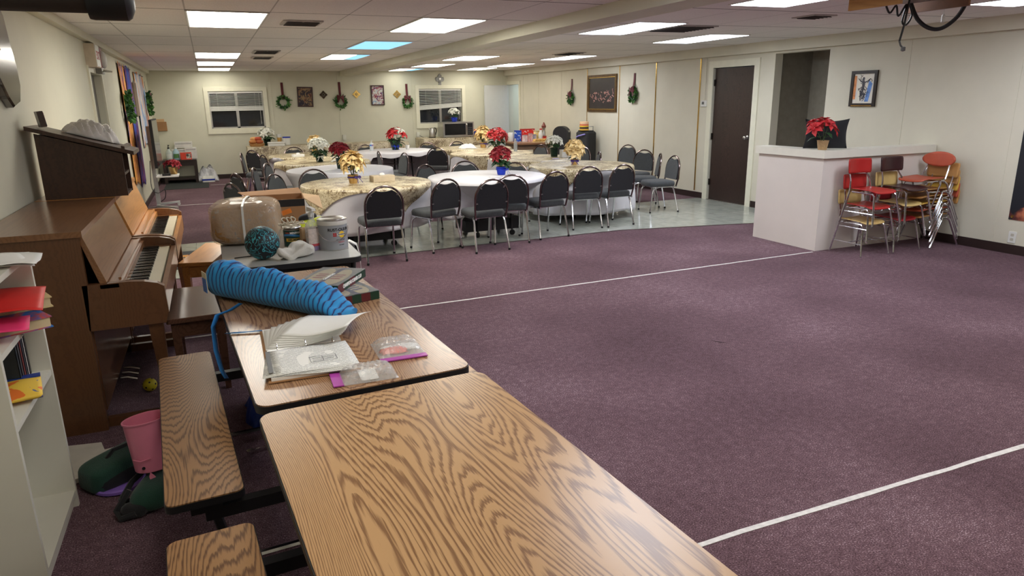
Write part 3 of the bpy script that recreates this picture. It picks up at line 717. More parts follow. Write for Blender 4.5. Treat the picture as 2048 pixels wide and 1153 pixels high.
def folder(u, v):
    x = -.15+.30*u; y = -.17+.34*v
    return (x, y, .012+.012*sin(PI*u)*sin(2*v)+(-.02*max(0, u-.8)*5*max(0, .55-v)))
o = MB().grid(folder, 12, 12).build('red_folder', MATS['red_folder'], solid=.003); o.location = (-.785, 2.955, .977); o.rotation_euler.z = R(8)
tag(o, 'glossy red folder lying on the books in the bookcase', 'folder')
o = MB().grid(lambda u, v: (-.13+.26*u, -.1+.2*v, .002+.004*sin(4*u)), 8, 6).build('folder_glare', MATS['folder_glare'], solid=.002); o.location = (-.79, 2.80, .936); o.rotation_euler.z = R(10)  # pink sheet added as the red folder's glare
tag(o, 'bright pink sheet standing in for glare at the near end of the red folder', 'folder')
for k, (y, h, c, w) in enumerate(((3.155, .20, (60, 56, 58), .02), (3.13, .19, (214, 212, 208), .014), (3.105, .205, (46, 44, 60), .022), (3.078, .18, (120, 40, 44), .02), (3.05, .2, (70, 66, 74), .022), (3.02, .19, (40, 50, 60), .02))):
    t = thing('upright_book', ['charcoal book standing against the far side of the bookcase shelf', 'thin white book standing second from the far side of the bookcase shelf', 'dark blue grey book standing next to the thin white one in the bookcase', 'maroon book standing in the row on the bookcase shelf', 'grey book standing in the row beside the maroon one in the bookcase', 'slate book at the near end of the standing row in the bookcase'][k], 'book', (-.80, y, .635), 0, 'standing books in the bookcase')
    MB().box(-.09, .03, -w/2, -w/2+.002, 0, h).box(-.09, .03, w/2-.002, w/2, 0, h).box(.028, .03, -w/2, w/2, 0, h).build('cover', mat('spine_%d' % k, c, .6), t, smooth=False)
    MB().box(-.088, .026, -w/2+.002, w/2-.002, .003, h-.004).build('pages', 'paper', t, smooth=False)
o = thing('snack_pouch', 'blue and orange printed pouch lying on the bookcase shelf in front of the standing books', 'pouch', (-.765, 2.92, .636), R(12))
mb = MB().grid(lambda u, v: (-.075+.15*u, -.12+.24*v, .012*sin(PI*u)*sin(PI*v)+.06*u*0+.02), 10, 10); mb.build('pouch_body', splotch('pouch_print', [(236, 120, 40), (240, 200, 70), (110, 110, 150), (200, 60, 40)], 7, interp='CONSTANT'), o, solid=.012)
MB().box(-.075, .075, .085, .12, .028, .034).build('pouch_header', mat('pouch_blue', (28, 60, 150), .4), o, smooth=False)

# ---------------------------------------------------------------- grey topped table
t = thing('utility_table', 'grey topped folding table with black edge, loaded with paint cans and parcels', 'table', (.39, 5.19, 0))
mb = MB(); pl = rrect(.815, 1.84, .06, 6); mb.prism(pl, .705, .737, 1); mb.prism([(x*.995, y*.997) for x, y in pl], .737, .741, 0); mb.build('tabletop', ['grey_lam', 'black'], t)
MB().box(-.35, .35, -.86, -.84, .60, .705).box(-.35, .35, .84, .86, .60, .705).box(-.36, -.34, -.86, .86, .62, .705).box(.34, .36, -.86, .86, .62, .705).build('apron', 'black', t, smooth=False)
for sx in (-1, 1):
    for sy in (-1, 1): MB().tube([(sx*.29, sy*.72, .66), (sx*.30, sy*.78, .0)], .016, 8).build('leg', 'black', t)
for sy in (-1, 1): MB().tube([(-.30, sy*.765, .16), (.30, sy*.765, .16)], .012, 8).build('stretcher', 'black', t)
TZ = .742
# bale of tan fabric shrink-wrapped in plastic
t = thing('wrapped_bale', 'tan fabric bale in shiny plastic wrap with a white strap on the grey table', 'bale', (.175, 5.14, TZ), R(-10))
def wob(a_): return lambda x, y, z: (x+a_*sin(13*z+5*y), y+a_*sin(11*x+3*z), z+a_*.7*sin(9*x+8*y))
MB().blob((0, 0, .146), (.215, .22, .138), 5, 40, 24, fn=wob(.006)).build('fabric', mat('tan_fabric', (156, 116, 62), .85, var=.12, scale=9, bump=.5, bscale=60, sheen=.3), t)
def cr(x, y, z):
    k = 1.035+.014*sin(40*x+31*z)+.012*sin(35*y-27*z+3)+.010*sin(70*(x+y)+20*sin(30*z))+.006*sin(120*(x-y)+90*z); return (x*k, y*k, z*k)
MB().blob((0, 0, .148), (.217, .222, .1415), 5, 72, 40, fn=cr).build('plastic_wrap', 'wrap', t)
mb = MB(); pr = [(-.238, .005), (-.242, .16), (-.222, .272), (-.1, .302), (.1, .302), (.222, .272), (.242, .16), (.238, .005)]
for a_, b_ in zip(pr[:-1], pr[1:]): mb.add([(.0, a_[0], a_[1]), (.014, a_[0], a_[1]), (.014, b_[0], b_[1]), (.0, b_[0], b_[1])], [(0, 1, 2, 3)])
mb.build('strap', 'white', t, smooth=False, solid=.003)
# open cardboard box behind it
t = thing('cardboard_box', 'open brown cardboard box with an orange sticker on the grey table', 'box', (.41, 5.68, TZ), R(-4))
w, d, h = .43, .34, .225
mb = MB(); mb.box(-w/2, w/2, -d/2, d/2, 0, .005)
for x0, x1, y0, y1 in ((-w/2, w/2, -d/2, -d/2+.005), (-w/2, w/2, d/2-.005, d/2), (-w/2, -w/2+.005, -d/2, d/2), (w/2-.005, w/2, -d/2, d/2)): mb.box(x0, x1, y0, y1, 0, h)
mb.build('carton', 'card', t, smooth=False)
MB().add([(w/2, -d/2, h), (w/2, d/2, h), (w/2+.13, d/2-.01, h-.025), (w/2+.13, -d/2+.01, h-.09)], [(0, 1, 2, 3)]).build('flap', 'cardl', t, smooth=False, solid=.005)
MB().add([(-w/2, -d/2, h), (-w/2, d/2, h), (-w/2-.13, d/2, h-.02), (-w/2-.13, -d/2, h-.06)], [(0, 1, 2, 3)]).build('flap', 'cardl', t, smooth=False, solid=.005)
MB().add([(-w/2, d/2, h), (w/2, d/2, h), (w/2-.02, d/2+.10, h+.035), (-w/2-.06, d/2+.10, h+.02)], [(0, 1, 2, 3)]).build('flap', 'card', t, smooth=False, solid=.005)
MB().box(-.01, w/2-.002, -d/2-.0015, -d/2, h-.055, h-.001).build('black_tape', 'black', t, smooth=False)
MB().box(-.15, -.03, -d/2-.0015, -d/2, h-.05, h-.012).build('shipping_label', 'paper', t, smooth=False)
s = MB().prism(rrect(.075, .036, .006), 0, .0015, mt=T((.075, -d/2-.0001, h-.095)) @ Ry(-.3) @ Rx(PI/2)).build('sticker', mat('orange_sticker', (236, 130, 40), .5), t, smooth=False)
mb = MB().tube([(.02, -d/2-.003, h-.05), (.035, -d/2-.004, h-.12), (.045, -d/2-.004, .05), (.12, -d/2-.004, .1), (.14, -d/2-.005, .03)], .0025, 5); mb.build('twine', mat('dark_twine', (54, 30, 24), .8), t)
# neon yellow gloves pack
t = thing('work_gloves', 'neon yellow and black work gloves bundle on the grey table behind the spray bottle', 'gloves', (.58, 5.12, TZ), R(10))
MB().blob((0, 0, .045), (.11, .07, .045), 2.6, 20, 12, fn=wob(.01)).build('dark_palm', 'blackc', t)
MB().blob((-.01, -.015, .085), (.115, .06, .035), 2.4, 24, 12, fn=wob(.014)).blob((.07, -.02, .10), (.06, .04, .035), 2.2, 16, 10, fn=wob(.01)).build('neon_back', mat('neon_yellow', (206, 220, 40), .6, var=.1), t)
MB().blob((.01, .03, .13), (.07, .04, .03), 2.4, 16, 10, fn=wob(.01)).build('cuff', 'blackc', t)
# graffiti ball
t = thing('playground_ball', 'black rubber ball with turquoise graffiti lettering on the grey table', 'ball', (.222, 4.455, TZ+.103))
m_, nt, b_, out_ = new_mat('graffiti_rubber'); b_.inputs['Roughness'].default_value = .55
n_ = N(nt, 'ShaderNodeTexNoise'); n_.inputs['Scale'].default_value = 15; n_.inputs['Detail'].default_value = .6; n_.inputs['Distortion'].default_value = 2.2
nt.links.new(coords(nt), n_.inputs[0])
s_ = math_n(nt, 'FRACT', math_n(nt, 'MULTIPLY', n_.outputs[0], 5)); s_ = math_n(nt, 'ABSOLUTE', math_n(nt, 'SUBTRACT', s_, .5))
nt.links.new(ramp(nt, s_, [(0, lin((66, 164, 176))), (.12, lin((66, 164, 176))), (.15, lin((22, 32, 40))), (1, lin((20, 30, 38)))]), b_.inputs['Base Color'])
MB().blob((0, 0, 0), (.103, .103, .103), 2, 48, 30).build('ball_skin', m_, t)
# white towel
def towel(x, y, z):
    k = 1+.10*sin(23*x+9*y)+.09*sin(31*y-17*x+2); return (x*k, y*k, (z+.012*sin(40*x+12*y)+.010*sin(50*y-20*x)+.010*sin(18*x)+.005*sin(90*x+60*y)) if z > -.02 else z)
o = MB().blob((0, 0, .036), (.125, .072, .036), 2.3, 44, 24, fn=towel).build('hand_towel', mat('terry_white', (228, 224, 212), .95, sheen=.4, bump=.8, bscale=260), ang=70)
o.location = (.405, 4.42, TZ+.003); o.rotation_euler.z = R(14); tag(o, 'crumpled white towel beside the graffiti ball on the grey table', 'towel')
# green varnish can with rope
def can_body(r, h, m, mlid, t, rim=.006):
    MB().lathe([(r*.97, 0), (r, .004), (r, h-.006)], 36, m=0).build('can_body', m, t)
    MB().lathe([(r, h-.006), (r+.002, h-.003), (r+.002, h+.002), (r-rim, h+.002), (r-rim-.004, h-.006), (.001, h-.006)], 36, cap=False).lathe([(r+.0015, .0), (r+.0015, .006), (r*.98, .006)], 36, cap=False).build('rim', mlid, t)
t = thing('varnish_can', 'dark green varnish can with blue band and yellow lettering under the rope', 'can', (.44, 4.80, TZ))
can_body(.062, .12, mat('can_green', (26, 66, 58), .35), 'steel', t)
def band(r, z0, z1, a0, a1, m, name, t, wav=0, n=24, c=(0, 0, 0)):
    mb = MB().grid(lambda u, v: (c[0]+r*sin(a0+(a1-a0)*u), c[1]-r*cos(a0+(a1-a0)*u), z0+(z1-z0)*v+wav*sin(5*u)), n, 1); return mb.build(name, m, t)
band(.0626, .072, .086, -1.3, 1.1, mat('can_blue', (70, 140, 200), .4), 'blue_band', t, .006)
band(.0628, .040, .062, -.9, 1.2, mat('can_yellow', (226, 178, 60), .4), 'yellow_band', t)
text('MINWAX', .020, T((0, 0, .097)) @ Rz(.25), 'paper', t, bend=.0628, bold=.0006)
text('HELMSMAN', .020, T((0, 0, .051)) @ Rz(.15), MATS['can_green'], t, bend=.0632, bold=.0006)
band(.0626, .095, .101, -.95, -.5, mat('can_red', (190, 70, 50), .4), 'red_band', t)
o = MB().lathe([(.001, 0), (.058, 0), (.062, .004), (.060, .008), (.001, .006)], 32).build('can_lid', 'steel'); o.location = (.435, 4.803, TZ+.127); o.rotation_euler = (.05, -.04, 0); tag(o, 'loose silver can lid resting on the green varnish can', 'lid')
rp = []
for i in range(90):
    s = i/89; a_ = s*2*PI*3.2; rr = .052+.018*sin(a_*.7+1)+.006*sin(3*a_); rp.append((rr*cos(a_)*1.15, rr*sin(a_), .006+.012*s+.004*sin(5*a_)))
rp += [(-.05, -.07, .012), (-.075, -.085, -.03), (-.08, -.09, -.09)]
mb = MB().tube(rp, .0042, 6, cr=2)
for k in range(3): mb.tube([(-.03+.02*k, -.02, .018), (-.06+.03*k, -.01, .045+.006*k), (-.045+.03*k, .01, .055), (-.02+.025*k, .005, .04), (-.03+.02*k, .0, .018)], .004, 6, cr=5)
mb.tube([(.02, -.03, .02), (.08, -.05, .02), (.105, -.06, -.02), (.11, -.07, -.08)], .004, 6, cr=5)
o = mb.build('rope_coil', mat('cotton_rope', (218, 208, 186), .9, bump=.5, bscale=400)); o.location = (.435, 4.80, TZ+.138); tag(o, 'tangled coil of white cotton cord on top of the green can', 'rope')
o = thing('pill_bottle', 'small amber bottle between the towel and the spray bottle', 'bottle', (.50, 4.66, TZ)); MB().lathe([(.012, 0), (.013, .003), (.013, .045)], 16).build('amber_body', mat('amber', (168, 92, 34), .25), o); MB().lathe([(.014, .045), (.014, .062), (.003, .062)], 16).build('cap', mat('brown_cap', (120, 66, 40), .5), o)
# spray bottle with purple cleaner
t = thing('spray_bottle', 'clear trigger spray bottle with purple liquid and white label on the grey table', 'bottle', (.542, 4.60, TZ), R(15))
def rl(prof, sx, sy, n=28):
    mb = MB(); mb.lathe(prof, n); mb.v = [(x*sx, y*sy, z) for x, y, z in mb.v]; return mb
rl([(.044, 0), (.046, .004), (.046, .15), (.040, .175), (.016, .205), (.014, .222)], 1, .72).build('bottle_body', 'clear', t)
rl([(.042, .002), (.044, .006), (.044, .042)], 1, .72).build('purple_liquid', mat('purple_cleaner', (122, 66, 170), .2), t)
mb = MB().grid(lambda u, v: (.047*sin(-.9+1.8*u), -.047*.74*cos(-.9+1.8*u), .03+.115*v), 12, 1); mb.build('label', mat('bottle_label', (214, 200, 192), .6, var=.15, scale=60), t)
MB().grid(lambda u, v: (.0475*sin(-.8+1.6*u), -.0475*.745*cos(-.8+1.6*u), .03+.016*v), 12, 1).build('label_stripe', mat('label_red', (190, 70, 80), .5), t)
mb = MB().lathe([(.017, .218), (.018, .24), (.012, .25)], 16); mb.add([(-.014, -.055, .262), (.014, -.055, .262), (.014, .035, .25), (-.014, .035, .25), (-.012, -.055, .278), (.012, -.055, .278), (.012, .03, .284), (-.012, .03, .284)], [(0, 3, 2, 1), (4, 5, 6, 7), (0, 1, 5, 4), (1, 2, 6, 5), (2, 3, 7, 6), (3, 0, 4, 7)])
mb.tube([(0, -.03, .262), (0, -.042, .24), (0, -.036, .215)], .006, 6); mb.build('trigger_head', 'white', t)
# cardboard tray piece behind it
t = MB().box(-.09, .09, -.006, .0, 0, .14).box(-.09, -.084, 0, .07, 0, .13).box(.084, .09, 0, .07, 0, .12).build('cardboard_tray', 'cardl', smooth=False); t.location = (.575, 4.70, TZ); t.rotation_euler.z = R(8)
tag(t, 'torn tan cardboard tray standing behind the spray bottle', 'cardboard')
# gallon paint can
t = thing('paint_can', 'large grey gallon paint can with wire handle on the corner of the grey table', 'can', (.672, 4.60, TZ), R(-6))
mat('can_grey', (150, 152, 154), .35, var=.04)
can_body(.094, .196, MATS['can_grey'], 'steel', t, .012)
MB().lathe([(.0965, .165), (.0965, .19), (.095, .194)], 36, cap=False).build('collar', mat('can_collar', (204, 200, 190), .4), t)
MB().lathe([(.083, .19), (.086, .2), (.08, .204), (.07, .199), (.001, .199)], 36, cap=False).build('lid', 'steel', t)
text('RUST-OLEUM', .026, T((0, 0, .135)) @ Rz(.45), 'blackr', t, bend=.0945, bold=.0008)
text('PROFESSIONAL', .0085, T((0, 0, .104)) @ Rz(.60), 'blackr', t, bend=.0965, bold=.0004)
text('PROTECTIVE', .011, T((0, 0, .068)) @ Rz(.5), 'blackr', t, bend=.0945)
text('OIL BASED', .008, T((0, 0, .035)) @ Rz(.55), 'blackr', t, bend=.0945)
mb = MB()
for i in range(2):
    for j in range(2):
        a_ = -.02+.12*i; mb.grid(lambda u, v: (.0948*sin(a_+.10*u), -.0948*cos(a_+.10*u), .092+.0125*j+.011*v), 2, 1)
mb.build('red_squares', mat('logo_red', (178, 34, 40), .4), t)
mb = MB(); n = 28; cs = [(.021*cos(2*PI*i/n), .021*sin(2*PI*i/n)) for i in range(n)]
mb.add([(.0952*sin(.60+x/.0952), -.0952*cos(.60+x/.0952), .104+z) for x, z in cs], [tuple(range(n))]); mb.build('yellow_disc', mat('logo_yellow', (240, 196, 50), .4), t)
MB().grid(lambda u, v: (.0958*sin(.25+.62*u), -.0958*cos(.25+.62*u), .0985+.011*v), 8, 1).build('white_bar', 'paper', t)
MB().grid(lambda u, v: (.0948*sin(.3+.5*u), -.0948*cos(.3+.5*u), .05+.002*v), 8, 1).grid(lambda u, v: (.0948*sin(.3+.5*u), -.0948*cos(.3+.5*u), .056+.002*v), 8, 1).build('red_rule', MATS['logo_red'], t)
hp = [(.098*cos(a_), -.03-.075*sin(a_)**1.0, .15-.085*sin(a_)) for a_ in [PI*i/20 for i in range(21)]]
MB().tube(hp, .0022, 6).lathe([(.008, 0), (.008, .006)], 10, (-.1, -.03, .147)).build('wire_handle', 'chrome', t)
# scrap of wire and a pen on the tabletop
MB().tube([(.12, 5.0, TZ+.004), (.2, 4.95, TZ+.004), (.34, 4.98, TZ+.004)], .003, 6)
o = MB().tube([(0, 0, .004), (.06, .012, .004), (.13, .02, .004)], .0035, 6).build('black_pen', 'black'); o.location = (.055, 4.55, TZ); tag(o, 'thin black pen on the grey table left of the ball', 'pen')
# ---------------------------------------------------------------- things on the oak table
OZ = .743
CT = Matrix.Translation((.41, 2.17, 0)) @ Rz(CA)
# striped blue bolster bag
ax0, ax1 = Vector((-.055, 3.70, 0)), Vector((.465, 2.965, 0)); dv = (ax1-ax0); Lb = dv.length
t = thing('striped_bag', 'long blue navy striped drawstring bag lying across the far half of the oak table', 'bag', (ax0.x, ax0.y, OZ), math.atan2(dv.y, dv.x))
def bag(u, v):
    s = v; a = 2*PI*u
    r = .092*(1-.30*s)*(1 if s > .0 else 1)+.006*sin(17*s)+.004*sin(6*s+3*a)
    flat = 1-.25*max(0, s-.75)*4
    if s < .10: r *= math.sqrt(max(.02, 1-((.10-s)/.10)**2*.85))
    if s > .9: flat *= 1-.45*(s-.9)/.1
    return (s*Lb, r*cos(a)*(1.05+.25*max(0, s-.7)), max(.0, r*flat*(1+sin(a)))+(.0035*sin(150*s+2*sin(3*a))+.003*sin(93*s+a))*max(0, .4+sin(a)))
m_, nt, b_, out_ = new_mat('blue_stripe'); b_.inputs['Roughness'].default_value = .75; b_.inputs['Sheen Weight'].default_value = .2
v_ = coords(nt); sp = nt.nodes.new('ShaderNodeSeparateXYZ'); nt.links.new(v_, sp.inputs[0])
nz = N(nt, 'ShaderNodeTexNoise'); nz.inputs['Scale'].default_value = 9; nz.inputs['Detail'].default_value = 3; nt.links.new(v_, nz.inputs[0])
f_ = math_n(nt, 'FRACT', math_n(nt, 'MULTIPLY', math_n(nt, 'ADD', math_n(nt, 'ADD', sp.outputs[0], math_n(nt, 'MULTIPLY', sp.outputs[1], .22)), math_n(nt, 'MULTIPLY', nz.outputs[0], .024)), 40))
nt.links.new(ramp(nt, f_, [(0, lin((16, 34, 92))), (.16, lin((16, 34, 92))), (.24, lin((22, 128, 194))), (.7, lin((32, 144, 206))), (1, lin((20, 112, 180)))]), b_.inputs['Base Color'])
mb = MB().grid(bag, 36, 180, cu=True); k = 36*181
mb.f.append(tuple(i*181 for i in range(36))); mb.m.append(0); mb.f.append(tuple(i*181+180 for i in range(36))); mb.m.append(0)
mb.build('bag_body', m_, t, ang=60)
def ribbon(pts, w, name, m, parent, solid=.0015):
    """flat band along pts; w is the band's width vector"""
    mb = MB(); wv = Vector(w)
    for a_, b_ in zip(pts[:-1], pts[1:]): mb.add([Vector(a_)-wv/2, Vector(a_)+wv/2, Vector(b_)+wv/2, Vector(b_)-wv/2], [(0, 1, 2, 3)])
    return mb.build(name, m, parent, solid=solid)
inv = (Matrix.Translation((ax0.x, ax0.y, OZ)) @ Rz(math.atan2(dv.y, dv.x))).inverted()
def W(p): return inv @ Vector(p)
ribbon([W(p) for p in ((.045, 3.38, .765), (-.005, 3.33, .752), (-.062, 3.28, .75), (-.085, 3.27, .70), (-.085, 3.22, .60), (-.07, 3.17, .52), (-.055, 3.15, .49))], (.012, -.030, .012), 'tie_strap', 'blue', t)
ribbon([W(p) for p in ((.25, 2.985, .752), (.18, 2.95, .748), (.10, 2.96, .750), (.03, 2.975, .748), (-.02, 2.99, .748))], (-.012, -.034, .002), 'tie_strap', 'blue', t)
MB().rot_box((.035, -.085, .085), (.075, .003, .10), rz=-.35).build('header_card', mat('tag_card', (218, 208, 178), .7), t, smooth=False)
MB().rot_box((.035, -.088, .07), (.06, .003, .07), rz=-.35).build('product_tag', mat('tag_blue', (76, 120, 190), .5), t, smooth=False)
o = MB().grid(lambda u, v: (.13*u-.065, .07*v-.035, .02*sin(3*u)*(1-v)+.012*u), 8, 5).build('brown_paper_tag', 'card', solid=.0015); o.location = (-.01, 3.90, OZ+.004); o.rotation_euler.z = R(150)
tag(o, 'curled brown paper tag beside the far end of the blue striped bag', 'paper')
# two game boxes
gb_dark = mat('box_green', (22, 58, 42), .4); gb_mar = mat('box_maroon', (92, 30, 36), .4); gb_navy = mat('box_navy', (34, 38, 92), .4); gb_cream = mat('board_cream', (214, 196, 150), .5)
def game_box(label, loc, rz, w, d, h, stripe):
    t = thing('game_box', label, 'box', loc, rz, 'striped game boxes on the oak table')
    mb = MB(); e = .004
    cols = [0, 1, 0, 2, 1, 0] if stripe == 'r' else [0, 1, 0, 1, 0]; n = len(cols)
    for i, c in enumerate(cols):
        x0 = -w/2+w*i/n; x1 = -w/2+w*(i+1)/n
        mb.add([(x0, -d/2, 0), (x1, -d/2, 0), (x1, -d/2, h), (x0, -d/2, h)], [(0, 1, 2, 3)], c)
        mb.add([(x0, d/2, 0), (x1, d/2, 0), (x1, d/2, h), (x0, d/2, h)], [(3, 2, 1, 0)], c)
    n = 5
    for i in range(n):
        y0 = -d/2+d*i/n; y1 = -d/2+d*(i+1)/n; c = [1, 0, 1, 0, 0][i]
        for x, f in ((w/2, (0, 1, 2, 3)), (-w/2, (3, 2, 1, 0))):
            mb.add([(x, y0, 0), (x, y1, 0), (x, y1, h), (x, y0, h)], [f], c)
    mb.add([(-w/2, -d/2, 0), (w/2, -d/2, 0), (w/2, d/2, 0), (-w/2, d/2, 0)], [(3, 2, 1, 0)], 0)
    mb.add([(-w/2, -d/2, h), (w/2, -d/2, h), (w/2, d/2, h), (-w/2, d/2, h)], [(0, 1, 2, 3)], 3)
    mb.build('carton', [gb_dark, gb_mar, gb_navy, mat('box_grey_print', (92, 100, 98), .3)], t, smooth=False)
    # paddle shaped boards under the window
    for k, (cx, cy, a_) in enumerate(((-w*.20, 0, .05), (w*.20, -.01, .05))):
        pl = [(.34*w*.62*cos(2*PI*i/24), .44*d*sin(2*PI*i/24)) for i in range(24)]
        MB().prism(pl, h+.0004, h+.0014, mt=T((cx, cy, 0)) @ Rz(a_)).build('board', gb_cream, t, smooth=False)
        for j in range(3):
            MB().box(-.075*w, .15*w, -.018+.036*j-.028, -.018+.036*j-.012, h+.0015, h+.002).build('board_stripe', mat('stripe_red' if stripe == 'r' else 'stripe_blue', (168, 52, 60) if stripe == 'r' else (52, 62, 130), .5), t, smooth=False).location = (cx-.04*w, cy, 0)
    MB().box(-w*.03, w*.07, -d/2, d/2, h+.0021, h+.0026).build('printed_band', gb_navy, t, smooth=False)
    MB().box(-w/2, w/2, -d/2, d/2, h+.003, h+.0034).build('window_film', clear('film_'+stripe, (240, 240, 240), .86, .06), t, smooth=False)
    return t
game_box('lower striped game box lying flat on the oak table, turned from the one above', (.52, 3.345, OZ+.001), R(16), .24, .27, .041, 'b')
g2 = game_box('upper striped game box with lettering on its edge, stacked askew on the other', (.475, 3.46, OZ+.046), R(-33), .235, .35, .041, 'r')
text('CHAMPIONS CORNER CLUB', .0235, T((.1182, 0, .021)) @ Rz(PI/2), 'paper', g2, bold=.0012, width=.78)
text('CORNER', .009, T((.014, -.1756, .026)), 'paper', g2, bold=.0004); text('CHAMPIONS', .009, T((.014, -.1756, .014)), 'paper', g2, bold=.0004)
text('CHAMPIONS', .022, T((.005, -.02, .0452)) @ Rz(PI/2) @ Rx(-PI/2), 'paper', g2, bold=.0006)
# open ring binder
t = thing('ring_binder', 'open tan ring binder full of white printed pages on the oak table', 'binder', (.248, 2.640, OZ), R(-1))
MB().rot_box((0, -.150, .004), (.31, .285, .004)).build('cover', 'card', t, smooth=False)
MB().rot_box((0, .175, .004), (.31, .285, .004)).build('cover', 'card', t, smooth=False)
MB().box(-.155, .155, -.008, .033, .0015, .006).build('spine', 'card', t, smooth=False)
MB().box(-.14, .14, .002, .022, .006, .014).build('ring_plate', 'steel', t, smooth=False)
for x in (-.105, 0, .105):
    MB().tube([(x, .012+.024*cos(a_), .012+.030*sin(a_)) for a_ in [PI*i/14 for i in range(15)]], .0018, 6).build('ring', 'chrome', t)
m_, nt, b_, out_ = new_mat('printed_page'); b_.inputs['Roughness'].default_value = .7
v_ = coords(nt); sp = nt.nodes.new('ShaderNodeSeparateXYZ'); nt.links.new(v_, sp.inputs[0])
row = math_n(nt, 'GREATER_THAN', math_n(nt, 'FRACT', math_n(nt, 'MULTIPLY', sp.outputs[1], 75)), .62)
nz = N(nt, 'ShaderNodeTexNoise'); nz.inputs['Scale'].default_value = 260; nt.links.new(v_, nz.inputs[0])
wd = math_n(nt, 'GREATER_THAN', nz.outputs[0], .42)
blk = N(nt, 'ShaderNodeTexNoise'); blk.inputs['Scale'].default_value = 13; blk.inputs['Detail'].default_value = 0; nt.links.new(v_, blk.inputs[0])
bk = math_n(nt, 'GREATER_THAN', blk.outputs[0], .36)
ln = math_n(nt, 'MULTIPLY', math_n(nt, 'MULTIPLY', row, wd), bk)
nt.links.new(ramp(nt, ln, [(0, lin((238, 238, 234))), (1, lin((150, 152, 154)))]), b_.inputs['Base Color'])
MB().box(-.145, .14, -.285, -.012, .0065, .018).build('page_stack', 'paper', t, smooth=False)
for k, (a_, dz, dx, dy) in enumerate(((-.10, .0185, .0, -.012), (-.06, .0200, .004, -.006), (-.02, .0215, .006, .0), (.03, .0230, .010, .004))):
    MB().grid(lambda u, v: (-.145+.285*u, -.012-.27*v, .0015*sin(6*u)+.003*v*(1-v)*4), 10, 8, mt if 0 else 0).build('page', m_, t, solid=.0004)
    bpy.data.objects[-1] if 0 else None
pg = [c for c in kids(t) if c.name.startswith('page') and not c.name.startswith('page_stack')]
for o, (a_, dz, dx, dy) in zip(sorted(pg, key=lambda q: q.name), ((-.10, .0185, .0, -.012), (-.06, .0200, .004, -.006), (-.02, .0215, .006, .0), (.03, .0230, .010, .004))):
    o.location = (dx, dy, dz); o.rotation_euler.z = a_
fr = MB()
for x0, x1, y0, y1 in ((-.01, .085, -.160, -.158), (-.01, .085, -.215, -.213), (-.01, -.008, -.215, -.158), (.083, .085, -.215, -.158)): fr.box(x0, x1, y0, y1, .0295, .0300)
fr.box(.0, .075, -.178, -.176, .0295, .03).box(.0, .075, -.196, -.194, .0295, .03).box(.035, .037, -.213, -.16, .0295, .03)
fr.build('printed_diagram', mat('print_grey', (120, 122, 124), .7), t, smooth=False).rotation_euler.z = .03
MB().box(-.15, -.135, -.26, -.03, .0292, .0296).build('margin_strip', MATS['print_grey'], t, smooth=False)
MB().box(-.145, .14, .035, .30, .0065, .014).build('page_stack', 'paper', t, smooth=False)
for k in range(7):
    ang = .02+.085*k
    def sheet(u, v, k=k):
        x = -.145+.285*u; y = .024+.275*v
        lift = .012+.004*k+(.045+.006*k)*max(0, u-.35)**1.5*(1.2-v*.6)+.012*sin(PI*v)
        return (x, y, lift)
    o = MB().grid(sheet, 12, 10).build('page', 'paper', t, solid=.0005, ang=60); o.rotation_euler.z = -ang; o.location = (.05*sin(ang), .01*k*.3, .0006*k)
# zip bags
def zip_bag(label, loc, rz, w, d, inner, seed, zipside):
    t = thing('zip_bag', label, 'bag', loc, rz, 'plastic zip bags on the oak table')
    r = random.Random(seed); ph = [(r.uniform(10, 40), r.uniform(10, 40), r.uniform(0, 6)) for _ in range(6)]
    def fn(u, v, up=1):
        e = (1-(2*u-1)**6)*(1-(2*v-1)**6)
        return ((u-.5)*w, (v-.5)*d, .004+e*(.018+sum(abs(sin(a_*u+b_*v+c_)) for a_, b_, c_ in ph)*.004))
    MB().grid(fn, 22, 18).build('bag_film', 'clear', t, ang=12)
    MB().grid(lambda u, v: ((u-.5)*w, (v-.5)*d, .0015), 2, 2).build('bag_film', 'clear', t)
    zm = mat('zip_purple', (176, 70, 170), .35)
    if zipside == 'y': MB().box(-w/2, w/2, -d/2-.028, -d/2+.004, .002, .006).build('zip_strip', zm, t, smooth=False)
    else: MB().box(-w/2-.032, -w/2+.004, -d/2, d/2, .002, .006).build('zip_strip', zm, t, smooth=False)
    inner(t)
    return t
def in1(t):
    crumple(.10, .07, .014, 12, 3).build('pink_wrapper', mat('wrapper_pink', (232, 116, 100), .5), t, solid=.001).location = (-.02, -.02, .004)
    crumple(.14, .06, .014, 12, 8).build('white_wrapper', 'paper', t, solid=.001).location = (.01, .01, .002)
def in2(t): MB().box(-.03, .03, -.05, .05, .004, .006).build('label_card', 'paper', t, smooth=False)
zip_bag('clear zip bag with a purple seal holding pink and white wrappers', (.575, 2.505, OZ), R(-1), .175, .19, in1, 2, 'y')
zip_bag('nearly empty clear zip bag with a purple side seal at the table leaf edge', (.415, 2.285, OZ), R(-2), .19, .13, in2, 7, 'x')

